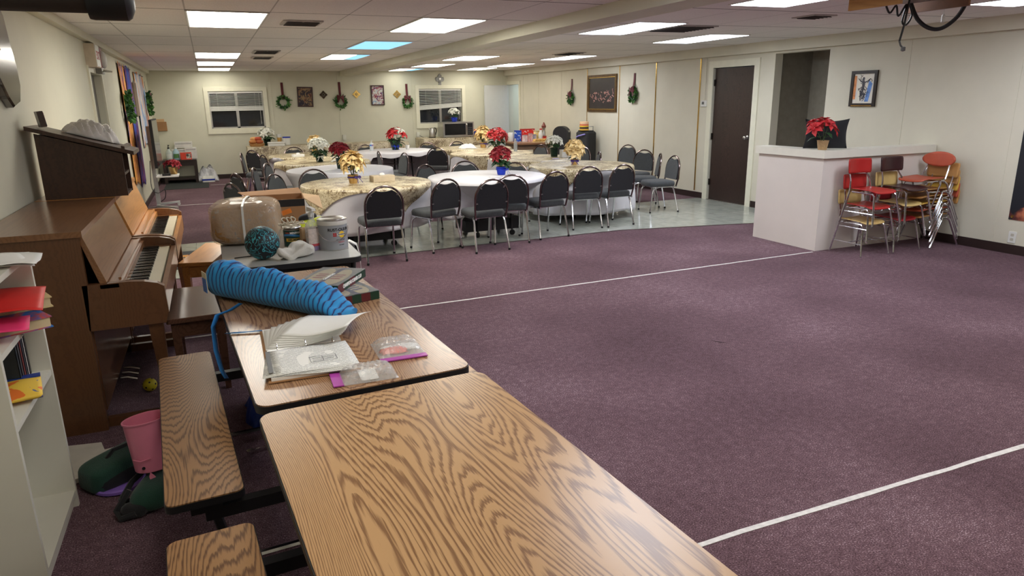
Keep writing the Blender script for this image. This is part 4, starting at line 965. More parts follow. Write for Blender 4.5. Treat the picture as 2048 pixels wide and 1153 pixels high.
# ---------------------------------------------------------------- things on the floor at the left
o = MB().prism([(-.92, 3.38), (-.70, 3.40), (-.565, 3.60), (-.615, 3.635), (-.60, 3.68), (-.66, 3.665), (-.685, 3.76), (-.92, 3.80)], .001, .022).build('foam_board', mat('foam_white', (206, 200, 188), .7), smooth=False)
tag(o, 'broken white foam board lying on the carpet beside the bookcase', 'board')
t = thing('duffel_bag', 'dark green duffel bag lying on the carpet beside the white bookcase', 'bag', (-.555, 3.385, 0), R(38))
gcl = mat('bag_green', (26, 70, 56), .8, var=.1, sheen=.2, bump=.3, bscale=200)
MB().blob((0, 0, .062), (.175, .085, .062), 5, 32, 18, fn=wob(.006)).build('bag_body', gcl, t)
MB().blob((0, -.05, .038), (.165, .05, .038), 3, 24, 12).build('side_pocket', 'blackc', t)
MB().tube([(-.06, .0, .118), (-.03, -.01, .15), (.04, -.01, .148), (.07, .0, .118)], .009, 6).build('handle', 'blackc', t)
t = thing('green_backpack', 'crumpled green backpack with black straps under the edge of the bench', 'bag', (-.36, 3.12, 0), R(-20))
MB().blob((0, 0, .06), (.10, .17, .06), 2.8, 28, 16, fn=wob(.014)).build('bag_body', gcl, t)
MB().tube([(-.09, -.12, .10), (-.13, -.17, .03), (-.10, -.20, .012), (-.04, -.19, .03)], .013, 6).tube([(-.08, .05, .12), (-.15, .02, .06), (-.17, -.05, .012), (-.12, -.09, .03)], .013, 6).build('strap', 'blackc', t)
MB().blob((-.06, -.16, .03), (.055, .035, .03), 2.5, 14, 8).build('buckle_pad', 'blackc', t)
t = thing('pink_bucket', 'pink plastic bucket with whale face and tail standing on the green backpack', 'bucket', (-.385, 3.17, .125), R(0)); t.rotation_euler = (R(-5), R(-3), R(12))
pk = mat('pink_plastic', (236, 140, 168), .35, var=.04)
mb = MB().lathe([(.082, 0), (.086, .004), (.092, .222), (.096, .223), (.096, .229), (.089, .229), (.083, .01), (.002, .008)], 36); mb.v = [(x, y*.85, z) for x, y, z in mb.v]
mb.build('bucket_body', pk, t)
MB().prism([(0, 0), (.012, -.02), (.03, -.06), (.026, -.085), (.008, -.09), (-.006, -.06), (-.008, -.02)], 0, .006, mt=T((-.035, -.082, .012)) @ Rx(PI/2)).build('tail_tab', pk, t, smooth=False)
MB().lathe([(.001, 0), (.007, 0), (.007, .003), (.001, .003)], 12).build('eye', 'black', t).matrix_local = T((-.055, -.066, .03)) @ Rx(PI/2)
MB().tube([(-.085, -.04, .07), (-.06, -.065, .062), (-.02, -.082, .07)], .0025, 6).build('smile_line', pk, t)
o = MB().lathe([(.001, .0), (.10, .0), (.108, .006), (.108, .018), (.10, .022), (.09, .012), (.001, .012)], 32).build('plastic_disc', mat('lilac_plastic', (146, 112, 206), .4)); o.location = (-.56, 3.30, .001)
tag(o, 'lilac plastic disc half under the green duffel bag', 'disc')
# perforated yellow ball, under the key bed
t = MB().blob((0, 0, 0), (.04, .04, .04), 2, 24, 14).build('practice_ball', mat('ball_yellow', (214, 196, 40), .5))
t.location = (-.505, 4.44, .041); tag(t, 'small yellow perforated ball on the floor under the near piano', 'ball')
for i in range(14):
    z = 1-2*(i+.5)/14; a_ = i*2.399; rr = math.sqrt(1-z*z); d = Vector((rr*cos(a_), rr*sin(a_), z))
    q = d.to_track_quat('Z', 'Y').to_matrix().to_4x4(); MB().merge(MB().lathe([(.001, 0), (.006, 0), (.006, .001), (.001, .001)], 8), T(d*.0398) @ q).build('hole', 'black', t)
# blue sack under the oak table
t = crumple(.30, .42, .30, 24, 11).build('blue_sack', mat('sack_blue', (28, 62, 150), .35, var=.15), solid=.004); t.location = (.17, 3.80, .003); tag(t, 'shiny blue plastic sack on the floor under the oak table', 'sack')
# dark mat with an orange print by the far piano
t = MB().prism(rrect(.52, .95, .03, cx=-.30, cy=8.36), .0045, .012).build('door_mat', 'blackc', smooth=False); tag(t, 'black floor mat with orange print beside the far piano', 'mat')
MB().grid(lambda u, v: (-.53+.15*u, 8.05+.55*v, .0135), 2, 2).build('printed_panel', splotch('mat_print', [(230, 120, 30), (244, 170, 50), (60, 40, 30), (236, 140, 40)], 16, interp='CONSTANT'), t, solid=.001)
# black bag with white cord beyond the grey table
t = thing('black_bag', 'black bag with a loose white strap on the floor beyond the grey table', 'bag', (1.02, 6.55, 0), R(10))
MB().blob((0, 0, .20), (.13, .10, .20), 4, 24, 14, fn=wob(.008)).build('bag_body', 'blackc', t)
ribbon([(-.02, -.07, .40), (.06, -.09, .42), (.12, -.10, .38), (.15, -.08, .28), (.16, -.07, .18), (.155, -.08, .06)], (.01, .024, .02), 'strap', 'white', t, .003)

# ---------------------------------------------------------------- mobile display stand by the left wall
t = thing('display_stand', 'grey mobile stand holding a flat screen sideways on to the camera by the left wall', 'stand', (-.90, 12.85, 0))
gm = mat('stand_grey', (176, 178, 176), .4)
MB().box(-.03, .03, -.05, .05, .05, 1.35).build('pole', gm, t, smooth=False)
for sy in (-1, 1):
    MB().add([(-.03, sy*.1-.03, .05), (.30, sy*.42-.03, .05), (.30, sy*.42+.03, .05), (-.03, sy*.1+.03, .05), (-.03, sy*.1-.03, .09), (.30, sy*.42-.03, .075), (.30, sy*.42+.03, .075), (-.03, sy*.1+.03, .09)], [(3, 2, 1, 0), (4, 5, 6, 7), (0, 1, 5, 4), (1, 2, 6, 5), (2, 3, 7, 6), (3, 0, 4, 7)]).build('foot', gm, t, smooth=False)
    MB().merge(MB().lathe([(.01, -.012), (.025, -.012), (.025, .012), (.01, .012)], 14), T((.28, sy*.41, .026)) @ Rx(PI/2)).build('caster', 'white', t)
MB().box(-.03, .03, -.14, .14, .05, .09).build('cross_bar', gm, t, smooth=False)
MB().box(.03, .36, -.22, .22, .54, .56).build('tray', 'white', t, smooth=False)
MB().box(.06, .10, -.62, .62, .72, 1.46).build('screen', 'black', t, smooth=False)
MB().box(.10, .104, -.60, .60, .74, 1.44).build('screen_glass', mat('screen_dark', (34, 34, 38), .15), t, smooth=False)
MB().tube([(-.04, -.02, .8), (-.06, -.2, .4), (.02, -.25, .3), (.12, -.1, .33), (.10, .05, .18), (.02, .02, .12)], .006, 6, cr=6).build('power_cable', 'black', t)
o = MB().box(-.06, .06, -.05, .05, 0, .03).build('black_remote_box', 'black', smooth=False); o.location = (-.72, 12.72, .561); tag(o, 'small black box on the white tray of the display stand', 'box')
# banners on the left wall
def banner(label, y0, y1, z0, z1, cols, seed, sc_):
    def fn(u, v): return (WL+.018+.009*sin(9*u+seed)+.005*sin(4*v), y0+(y1-y0)*u+.03*sin(3*v+seed)*0, z0+(z1-z0)*v+.03*sin(14*u+seed)*(1 if v < .01 or v > .99 else 0))
    o = MB().grid(fn, 20, 24).build('painted_banner', splotch('banner_paint_%d' % seed, cols, sc_, .7, 4, (1, 1.1, .55), dist=1.8), solid=.004); tag(o, label, 'banner', 'painted banners on the left wall')
    MB().tube([(WL+.012, y0-.03, z1-.01), (WL+.012, y1+.03, z1-.01)], .008, 6).build('hanging_rod', 'walnutd', o); return o
banner('orange and gold painted banner strip, first on the left wall past the grey door', 11.85, 12.7, .50, 2.27, [(40, 70, 160), (200, 90, 50), (238, 180, 90), (226, 140, 60), (60, 80, 170), (240, 200, 120)], 1, 3.0)
banner('deep blue and magenta painted banner strip hanging second on the left wall', 12.72, 13.75, .40, 2.27, [(20, 26, 80), (24, 50, 160), (40, 90, 200), (150, 60, 100), (24, 44, 140), (18, 20, 60)], 2, 2.4)
banner('white blue and orange painted banner hanging nearest the far corner of the left wall', 14.3, 16.4, .95, 2.25, [(240, 236, 226), (90, 150, 220), (240, 236, 230), (226, 120, 50), (240, 190, 90)], 3, 2.0)
o = MB().box(WL+.002, WL+.027, 13.85, 14.35, 1.50, 2.06).build('wooden_plank', mat('weathered_wood', (134, 116, 98), .8, var=.15), smooth=False); tag(o, 'weathered wooden plank hanging between the painted banners', 'plank'); MB().box(WL+.002, WL+.03, 14.08, 14.12, 2.06, 2.09).build('hanging_hook', 'steel', o, smooth=False)
# exit box, horn, closer above the grey door
t = thing('exit_sign', 'beige exit sign box on the left wall above the grey door', 'sign', (WL, 9.05, 2.20))
MB().box(0, .10, -.16, .16, -.12, .12).build('housing', mat('beige_plastic', (206, 192, 170), .5), t, smooth=False)
MB().box(.10, .106, -.15, .15, -.11, .11).build('face_plate', 'white', t, smooth=False)
text('EXIT', .12, T((.1068, 0, 0)) @ Rz(PI/2), mat('exit_red', (178, 24, 30), .5), t, bold=.003)
t = thing('fire_alarm', 'red and white fire alarm horn on the left wall beside the exit sign', 'alarm', (WL, 9.75, 2.20))
MB().box(0, .06, -.10, .10, -.13, .13).build('red_housing', mat('alarm_red', (150, 26, 34), .4), t, smooth=False)
MB().blob((.06, .02, 0), (.05, .09, .10), 2.4, 18, 10).build('strobe_dome', 'white', t)
t = thing('door_closer', 'grey door closer arm on the frame of the grey door', 'door closer', (WL+.019, 9.55, 2.068))
MB().box(0, .06, -.13, .13, -.035, .03).build('mounting_plate', mat('closer_grey', (128, 126, 120), .4, .5), t, smooth=False)
MB().tube([(.06, .1, 0), (.14, .02, -.01), (.08, -.12, .0)], .01, 6).build('arm', 'steel', t)
# varnished plaque at the left edge
t = thing('wall_plaque', 'dark varnished wood slab hanging on the left wall at the edge of the picture', 'plaque', (WL, 5.0, 0))
pl = [(-.45, 2.24), (-.1, 2.31), (.24, 2.31), (.36, 2.22), (.40, 2.06), (.46, 1.92), (.46, 1.80), (.38, 1.70), (.22, 1.67), (.12, 1.72), (-.02, 1.83), (-.3, 1.85), (-.55, 2.05)]
MB().prism(pl, .004, .05, mt=Matrix(((0, 0, 1, 0), (1, 0, 0, 0), (0, 1, 0, 0), (0, 0, 0, 1))), bev=.012).build('slab', wood('varnished_slab', (84, 72, 62), (30, 26, 24), (3, 3, 3), 16, .12, .9, 60, coat=1), t, smooth=False)
MB().tube([(.052, .1, 2.0), (.052, -.1, 2.0)], .006, 6).build('clock_hand', 'brass', t)
# rolled screen hanging at the top left
t = thing('projection_screen', 'dark rolled projection screen tube hanging at the top left corner', 'screen', (-.62, 1.85, 1.905))
mb = MB().merge(MB().lathe([(.038, -.5), (.038, .44)], 24), Ry(PI/2)); mb.build('tube', mat('screen_case', (42, 36, 34), .5), t)
mb = MB().merge(MB().lathe([(.02, .41), (.050, .41), (.052, .42), (.052, .485), (.047, .492), (.03, .50), (.001, .50)], 24), Ry(PI/2)); mb.build('end_cap', mat('cap_black', (20, 22, 26), .4), t)
for x in (-.35, .33): MB().tube([(x, 0, .035), (x, 0, .485)], .004, 6).build('hanger_rod', 'steel', t)
# wooden projector box at the top right
t = thing('projector_shelf', 'honey plywood projector box hanging from the ceiling at the top right', 'projector', (4.18, 3.35, 2.20))
ply = wood('plywood', (206, 156, 92), (176, 124, 66), (5, .6, 5), 10, .5, .5, 100)
MB().box(-.27, -.25, -.17, .21, 0, .218).build('side_board', ply, t, smooth=False)
MB().box(.25, .27, -.23, .21, 0, .218).build('side_board', mat('brown_ply', (124, 82, 52), .6, var=.1), t, smooth=False)
MB().box(-.25, .25, -.17, .21, .16, .18).build('shelf_board', ply, t, smooth=False)
MB().prism(rrect(.36, .28, .03), .05, .155).build('projector_body', mat('projector_grey', (120, 108, 100), .4), t, smooth=False)
MB().merge(MB().lathe([(.035, 0), (.04, .03), (.03, .032), (.001, .03)], 20), T((.05, .14, .10)) @ Rx(-PI/2)).build('lens', 'black', t)
MB().tube([(-.22, -.02, .03), (-.18, -.03, -.035), (-.13, -.03, .01), (-.10, -.03, -.05), (-.04, -.03, .02), (-.06, -.03, -.08), (-.02, -.03, -.10), (.02, -.03, -.04), (-.02, -.03, .03)], .006, 6, cr=6).tube([(-.03, -.04, .05), (-.05, -.04, -.10), (-.075, -.04, -.20)], .0065, 6).build('cable', 'black', t)
MB().tube([(-.075, -.04, -.20), (-.06, -.04, -.225), (-.045, -.045, -.24)], .006, 6).lathe([(.004, 0), (.014, .004), (.014, .025), (.004, .03)], 10, (-.042, -.047, -.262)).build('plug', mat('plug_grey', (90, 92, 90), .5), t)
MB().tube([(.16, .10, .05), (.19, .06, -.05), (.23, .0, -.11), (.275, -.06, -.115), (.31, -.13, -.05), (.32, -.18, .06), (.31, -.2, .15)], .013, 8, cr=6).build('conduit', 'black', t)
MB().tube([(.27, -.06, .1), (.27, -.062, -.03)], .002, 5).lathe([(.004, 0), (.012, .006), (.012, .045), (.004, .055)], 10, (.27, -.062, -.085)).build('pull_cord', 'white', t)
# ---------------------------------------------------------------- banquet chairs
def arch(w, z0, zs, ztop, y0, y1, n=14, squash=1):
    """inverted U in the chair's back plane"""
    pts = [(-w*.93, y0, z0), (-w, y0+(y1-y0)*.4, (z0+zs)/2)]
    for i in range(n+1):
        a = PI-PI*i/n; z = zs+(ztop-zs)*sin(a); pts.append((w*cos(a), y0+(y1-y0)*(z-z0)/(ztop-z0), z))
    return pts+[(w, y0+(y1-y0)*.4, (z0+zs)/2), (w*.93, y0, z0)]
def make_chair(label):
    t = thing('banquet_chair', label, 'chair', (0, 0, 0), 0, 'banquet chairs round the tables')
    # seat cushion
    mb = MB(); pl = rrect(.42, .42, .09, 6, 0, .02)
    rings = [(.0, .392, .95), (0, .406, 1), (0, .440, 1), (0, .460, .95), (0, .469, .80), (0, .472, .4)]
    vs = []; n = len(pl)
    for _, z, k in rings: vs += [(p[0]*k, .02+(p[1]-.02)*k, z) for p in pl]
    fs = [tuple(range(n))[::-1]]+[(r*n+i, r*n+(i+1) % n, (r+1)*n+(i+1) % n, (r+1)*n+i) for r in range(5) for i in range(n)]+[tuple(range(5*n, 6*n))]
    mb.add(vs, fs); mb.build('seat', 'gfab', t, ang=50)
    MB().tube([(-.19, -.20, .385), (-.19, .19, .385), (.19, .19, .385), (.19, -.20, .385)], .011, 8).tube([(-.19, -.12, .385), (.19, -.12, .385)], .009, 6).build('seat_frame', 'chrome', t)
    MB().tube(arch(.205, .385, .625, .822, -.185, -.250), .0115, 10).build('back_frame', 'chromeb', t)
    # padded back: dome outline with a dip under the hand hold
    out = []
    for i in range(21):
        a = PI*i/20; x = .189*cos(a); z = .620+.183*sin(a)
        d = max(0, 1-(abs(x)/.085)**2); out.append((x, z-.035*d-.004))
    out += [(-.188, .50), (-.18, .482), (.18, .482), (.188, .50)]
    def yb(z): return -.185-.065*(z-.385)/(.822-.385)
    vs = [(x, yb(z)+.016, z) for x, z in out]+[(x, yb(z)-.012, z) for x, z in out]
    n = len(out); fs = [tuple(range(n)), tuple(range(n, 2*n))[::-1]]+[(i, (i+1) % n, n+(i+1) % n, n+i) for i in range(n)]
    mb = MB(); mb.add(vs, fs[:1], 0); mb.f += fs[1:]; mb.m += [1]*(n+1)
    mb.build('backrest', ['gfab', 'bfab'], t, ang=40)
    for x, z, r in ((.190, .56, 0), (-.190, .56, 0), (.145, .735, .8), (-.145, .735, -.8)): MB().rot_box((x, yb(z)-.010, z), (.030, .008, .014), ry=-r).build('clip', mat('clip_grey', (120, 112, 112), .4, .6), t, smooth=False)
    for sx in (-1, 1):
        for rear in (1, 0):
            p = [(sx*.190, -.13, .392), (sx*.196, -.155, .33), (sx*.212, -.228, .012)] if rear else [(sx*.190, .10, .385), (sx*.190, .165, .36), (sx*.193, .19, .32), (sx*.20, .226, .012)]
            l = MB().tube(p, .0115, 8, 0).lathe([(.014, 0), (.014, .022), (.010, .022)], 8, (p[-1][0], p[-1][1], 0), 1).build('leg', ['chrome', 'blackr'], t)
    return t
CHAIRS = []   # (x, y, angle) of the chair origins, for the cloths
def chair_at(x, y, a, rear='top'):
    """x, y of the top of the back; a = compass bearing the sitter faces"""
    a = R(a); k = .25 if rear == 'top' else .228
    return (x+k*sin(a), y+k*cos(a), a)
# table key: centre x, y, radius
TB = {'A': (1.66, 8.33), 'B': (3.20, 8.31), 'C': (4.94, 9.00), 'D': (1.69, 10.30), 'E': (1.66, 11.80), 'F': (1.70, 13.42), 'G': (3.36, 13.75), 'H': (4.95, 13.56), 'I': (4.74, 12.04), 'J': (4.88, 10.52)}
def face(x, y, k):
    c = TB[k]; return math.degrees(math.atan2(c[0]-x, c[1]-y))
SPOTS = [
    (1.60, 7.173, -2, 'feet', 'dark backed banquet chair seen from behind, alone in front of the gold draped front table'),
    (2.38, 7.48, -20, 'feet', 'dark backed banquet chair turned slightly left, between the two front tables'),
    (2.825, 7.20, -6, 'feet', 'dark backed banquet chair, third from the left of the front row'),
    (3.20, 7.52, 10, 'feet', 'dark backed banquet chair pushed furthest into the front white table, its seat under the cloth'),
    (3.81, 7.60, -8, 'feet', 'dark backed banquet chair with the white cloth draped over its seat'),
    (4.475, 7.95, 3, 'feet', 'dark backed banquet chair, second from the right of the front row'),
    (4.985, 7.945, -6, 'feet', 'dark backed banquet chair, rightmost of the front row at the gold table'),
    (7.30, 11.45, -108, 'top', 'grey banquet chair against the panelled wall, farthest of the four by the dark door'),
    (6.80, 10.15, -112, 'top', 'grey banquet chair facing left, second from the wall in the group by the dark door'),
    (6.52, 9.28, -62, 'top', 'banquet chair seen edge on, third of the group by the dark door'),
    (6.44, 8.80, -82, 'top', 'grey banquet chair standing on the tile floor nearest the dark door'),
    (.15, 8.27, 62, 'top', 'dark backed chair nearest the cardboard box, left of the front gold table'),
    (.24, 9.45, 68, 'top', 'dark backed chair behind the nearest one on the left, out on the open carpet'),
    (.50, 10.24, 104, 'top', 'grey chair seen almost edge on, left of the white table with the crimson poinsettia'),
    (.67, 9.12, 128, 'top', 'grey chair at the back left of the front gold table, behind the cardboard box'),
    (.72, 10.95, 112, 'top', 'grey chair with bright chrome top at the left end of the second gold table'),
    (1.20, 9.52, 168, 'top', 'grey chair between the front gold table and the white table behind it'),
    (.48, 13.60, 98, 'top', 'narrow looking grey chair farthest left, near the bread on the far table'),
    (.70, 14.25, 55, 'top', 'dark chair back with bright chrome glint, left of the farthest left table'),
    (.80, 12.80, 74, 'top', 'chair seen edge on with bright chrome, between the two far left gold tables'),
    (1.52, 14.75, 178, 'top', 'grey chair behind the farthest left table, below the framed picture with the dark background'),
    (2.93, 14.62, 160, 'top', 'grey chair behind the sanitizer bottle on the far white table'),
    (2.74, 12.50, 92, 'top', 'chair seen edge on before the far white table, chrome on its left'),
    (3.06, 11.88, -98, 'top', 'chair seen edge on before the far white table, chrome on its right'),
    (4.26, 14.57, 192, 'top', 'grey chair below the electric kettle, behind the far tables'),
    (4.93, 14.60, 180, 'top', 'grey chair with a bright chrome arch below the microwave'),
    (3.93, 12.85, 35, 'top', 'dark backed chair with its seat showing, between the far white and far gold tables'),
    (3.36, 9.62, 188, 'top', 'grey chair behind the front white table, left of its red poinsettia'),
    (2.68, 9.36, 150, 'top', 'dark blue grey chair between the front gold and front white tables, behind them'),
    (5.95, 12.45, -108, 'top', 'chair with a dark back below the snack table'),
    (6.32, 11.42, -104, 'top', 'grey chair behind the gold poinsettia of the front right table'),
    (5.95, 10.20, -70, 'top', 'chair hardly showing at the back of the front right gold table, near the brass strip'),
    (3.90, 9.02, -135, 'top', 'black chair back peeping out behind the front white table, right of its poinsettia'),
]
proto = None
for x, y, a, how, lab in SPOTS:
    ox, oy, ar = chair_at(x, y, a, how); CHAIRS.append((ox, oy, ar))
    if proto is None: proto = make_chair(lab); proto.location = (ox, oy, .0045 if oy < 9.6 else 0); proto.rotation_euler.z = -ar
    else: dup(proto, (ox, oy, .0045 if 7.4 < oy < 9.6 else 0.0005), -ar, lab)

# ---------------------------------------------------------------- round tables, cloths and gold overlays
RT = .745
def make_table(label, loc):
    t = thing('round_table', label, 'table', (*loc, 0), 0, 'round banquet tables')
    MB().prism(circle(RT-.004, 48), .715, .742).build('tabletop', mat('table_laminate', (170, 160, 150), .4), t)
    for k in range(4):
        a = PI/4+k*PI/2
        l = MB().tube([(.30*cos(a), .30*sin(a), .715), (.33*cos(a), .33*sin(a), .07)], .014, 8).build('leg', 'black', t)
        MB().merge(MB().lathe([(.008, -.014), (.034, -.014), (.034, .014), (.008, .014)], 14), T((.335*cos(a), .335*sin(a), .035)) @ Rz(a) @ Rx(PI/2)).build('caster', 'blackr', l)
    MB().box(-.38, .38, -.20, .20, .075, .215).build('folding_base', 'black', t, smooth=False)
    MB().tube([(-.3, -.22, .5), (.3, -.22, .5)], .010, 6).tube([(-.3, .22, .5), (.3, .22, .5)], .010, 6).build('stretcher', 'steel', t)
    return t
NT = 120
def limits(c):
    """how far out the cloth may hang at seat height, per direction"""
    lim = [9.]*NT
    for ox, oy, a in CHAIRS:
        if math.hypot(ox-c[0], oy-c[1]) > 1.5: continue
        for i in range(NT):
            th = 2*PI*i/NT
            r = .27
            while r < .80:
                dx, dy = c[0]+r*cos(th)-ox, c[1]+r*sin(th)-oy
                lx, ly = dx*cos(a)-dy*sin(a), dx*sin(a)+dy*cos(a)
                if abs(lx) < .235 and -.26 < ly < .255: lim[i] = min(lim[i], r-.012); break
                r += .01
    l2 = [min(lim[(i+k) % NT]+abs(k)*.012 for k in range(-8, 9)) for i in range(NT)]
    for o in TB.values():       # meet a neighbouring cloth half-way
        dx, dy = o[0]-c[0], o[1]-c[1]; dd = math.hypot(dx, dy)
        if .1 < dd < 1.75:
            ph = math.atan2(dy, dx)
            for i in range(NT):
                k = cos(2*PI*i/NT-ph)
                if k > .3: l2[i] = min(l2[i], (dd/2-.018)/k)
    return l2
def skirt_r(P, lim_i, th, d, dr):
    """distance from the table's centre of the hanging cloth at depth d below the rim"""
    k1, k2, p1, p2 = P; f01 = min(1, d/.5)
    rr = RT+.010*min(1, d/.02)+f01*(.022+.028*(.5+.5*sin(k1*th+p1))+.020*sin(k2*th+p2))
    s = min(1, max(0, (d-.045)/.20))
    return rr+(lim_i-rr)*s if lim_i < rr else rr
CLOTHS = {}
def cloth(c, label, drop, seed, short=None, m='cloth', z0=.7455):
    r_ = random.Random(seed); lim = limits(c)
    P = (r_.choice((9, 10, 11)), r_.choice((16, 18, 21)), r_.uniform(0, 6), r_.uniform(0, 6)); CLOTHS[c] = (P, lim)
    NR, NH = 4, 14
    vs = [(0, 0, z0)]; rings = []
    for j in range(1, NR+1):
        rings.append([(RT*j/NR*cos(2*PI*i/NT), RT*j/NR*sin(2*PI*i/NT), z0) for i in range(NT)])
    rings.append([((RT+.007)*cos(2*PI*i/NT), (RT+.007)*sin(2*PI*i/NT), z0-.004) for i in range(NT)])
    for j in range(1, NH+1):
        ring = []
        for i in range(NT):
            th = 2*PI*i/NT; dr = drop if short is None else short(th)
            d = .010+(dr-.010)*j/NH; rr = skirt_r(P, lim[i], th, d, dr)
            z = max(z0-d, .012+.002*j)
            ring.append((rr*cos(th), rr*sin(th), z+(.012*sin(P[0]*th*.5+P[3]) if j == NH else 0)))
        rings.append(ring)
    for rg in rings: vs += rg
    fs = [(0, 1+i, 1+(i+1) % NT) for i in range(NT)]
    for j in range(len(rings)-1):
        a0, b0 = 1+j*NT, 1+(j+1)*NT
        fs += [(a0+i, b0+i, b0+(i+1) % NT, a0+(i+1) % NT) for i in range(NT)]
    o = MB().add(vs, fs).build('tablecloth', m, solid=.0015, ang=60); o.location = (*c, 0)
    return tag(o, label, 'tablecloth', 'white tablecloths')
def overlay(c, label, side, rot, seed):
    """square gold cloth whose corners hang over the rim, following the white cloth under it"""
    P, lim = CLOTHS[c]; z0 = .7495; NR, NH = 5, 10
    rings = [[] for _ in range(NR+1+NH)]
    for i in range(NT):
        th = 2*PI*i/NT; e = side/2/max(abs(cos(th-rot)), abs(sin(th-rot)))
        if e > RT*1.38: e = RT*1.38+(e-RT*1.38)*.5       # corners rounded a little
        ri = min(e, RT+.002); hang = max(0, e-RT-.012)
        for j in range(NR): rings[j].append((ri*(j+1)/NR*cos(th), ri*(j+1)/NR*sin(th), z0+(.0008*sin(9*th+seed) if j < NR-1 else 0)))
        r0 = ri if hang == 0 else RT+.013
        rings[NR].append((r0*cos(th)*1.0005, r0*sin(th)*1.0005, z0-(.0002 if hang == 0 else .004)))
        for j in range(1, NH+1):
            if hang == 0: rr, z = r0*(1.0005+.0002*j), z0-.0002-.00012*j
            else:
                d = .010+hang*j/NH; rr = skirt_r(P, lim[i], th, d, .5)+.009+.004*min(1, d/.1); z = z0-d
            rings[NR+j].append((rr*cos(th), rr*sin(th), z))
    vs = [(0, 0, z0)]
    for rg in rings: vs += rg
    fs = [(0, 1+i, 1+(i+1) % NT) for i in range(NT)]
    for j in range(len(rings)-1):
        a0, b0 = 1+j*NT, 1+(j+1)*NT
        fs += [(a0+i, b0+i, b0+(i+1) % NT, a0+(i+1) % NT) for i in range(NT)]
    o = MB().add(vs, fs).build('gold_overlay', 'damask', solid=.0012, ang=60); o.location = (*c, 0)
    return tag(o, label, 'tablecloth', 'gold damask overlays')
WHERE = {'A': 'front left table, nearest the cardboard box', 'B': 'front middle table with the blue wrapped poinsettia', 'C': 'front right table with the gold poinsettia, nearest the door', 'D': 'second left table with the crimson poinsettia',
         'E': 'third left table, behind the crimson poinsettia', 'F': 'farthest left table', 'G': 'far middle table with bare legs showing', 'H': 'far right table in front of the microwave', 'I': 'right table in front of the snack table', 'J': 'right table with the white poinsettia'}
for n_, k in enumerate(TB):
    if n_ == 0: tb0 = make_table('round table hidden under cloth, '+WHERE[k], TB[k])
    else: dup(tb0, (*TB[k], 0), (0 if k in 'BC' else .37*n_), 'round table hidden under cloth, '+WHERE[k])
def g_short(th):
    d = (math.degrees(th)+90+180) % 360-180       # 0 = side towards the camera
    if -50 < d < 62: return .06+.02*sin(9*th)+.05*abs(d-5)/60
    return .06+.07+min(.42, (min(abs(d+50), abs(d-62)))*.018)
for k, dr, sd in (('A', .50, 1), ('B', .45, 2), ('C', .64, 3), ('D', .58, 4), ('E', .60, 5), ('F', .58, 6), ('H', .5, 8), ('I', .58, 9), ('J', .6, 10)):
    cloth(TB[k], 'white floor length cloth on the '+WHERE[k], dr, sd)
cloth(TB['G'], 'white cloth hitched up short on the '+WHERE['G'], .5, 7, g_short)
for k, side, rot, sd in (('A', 1.56, -.2, 1), ('C', 1.52, -.05, 2), ('E', 1.62, .3, 3), ('F', 1.50, .5, 4), ('H', 1.56, .1, 5), ('I', 1.55, .25, 6), ('J', 1.50, -.15, 7)):
    overlay(TB[k], 'gold damask square cloth over the '+WHERE[k], side, rot, sd)

# ---------------------------------------------------------------- poinsettias
def petal(mb, mt, L, w, curl, m):
    P = [(0, 0, 0), (L*.30, -w*.38, .010), (L*.30, 0, -.002), (L*.30, w*.38, .010), (L*.62, -w*.5, .012-curl*.3), (L*.62, 0, .0-curl*.3), (L*.62, w*.5, .012-curl*.3), (L, 0, -curl)]
    mb.add([mt @ Vector(p) for p in P], [(0, 1, 2), (0, 2, 3), (1, 4, 5, 2), (2, 5, 6, 3), (4, 7, 5), (5, 7, 6)], m)
def bloom(mb, c, nrm, size, r_, m=0):
    q = Vector(nrm).to_track_quat('Z', 'Y').to_matrix().to_4x4()
    base = T(c) @ q @ Rz(r_.uniform(0, 6))
    for k in range(6): petal(mb, base @ Rz(k*PI/3+r_.uniform(-.2, .2)) @ Ry(r_.uniform(-.35, .15)), size*r_.uniform(.85, 1.15), size*.55, size*.25, m)
    for k in range(5): petal(mb, base @ T((0, 0, .008)) @ Rz(k*2*PI/5+.4+r_.uniform(-.2, .2)) @ Ry(r_.uniform(-.7, -.3)), size*.62, size*.36, size*.1, m)
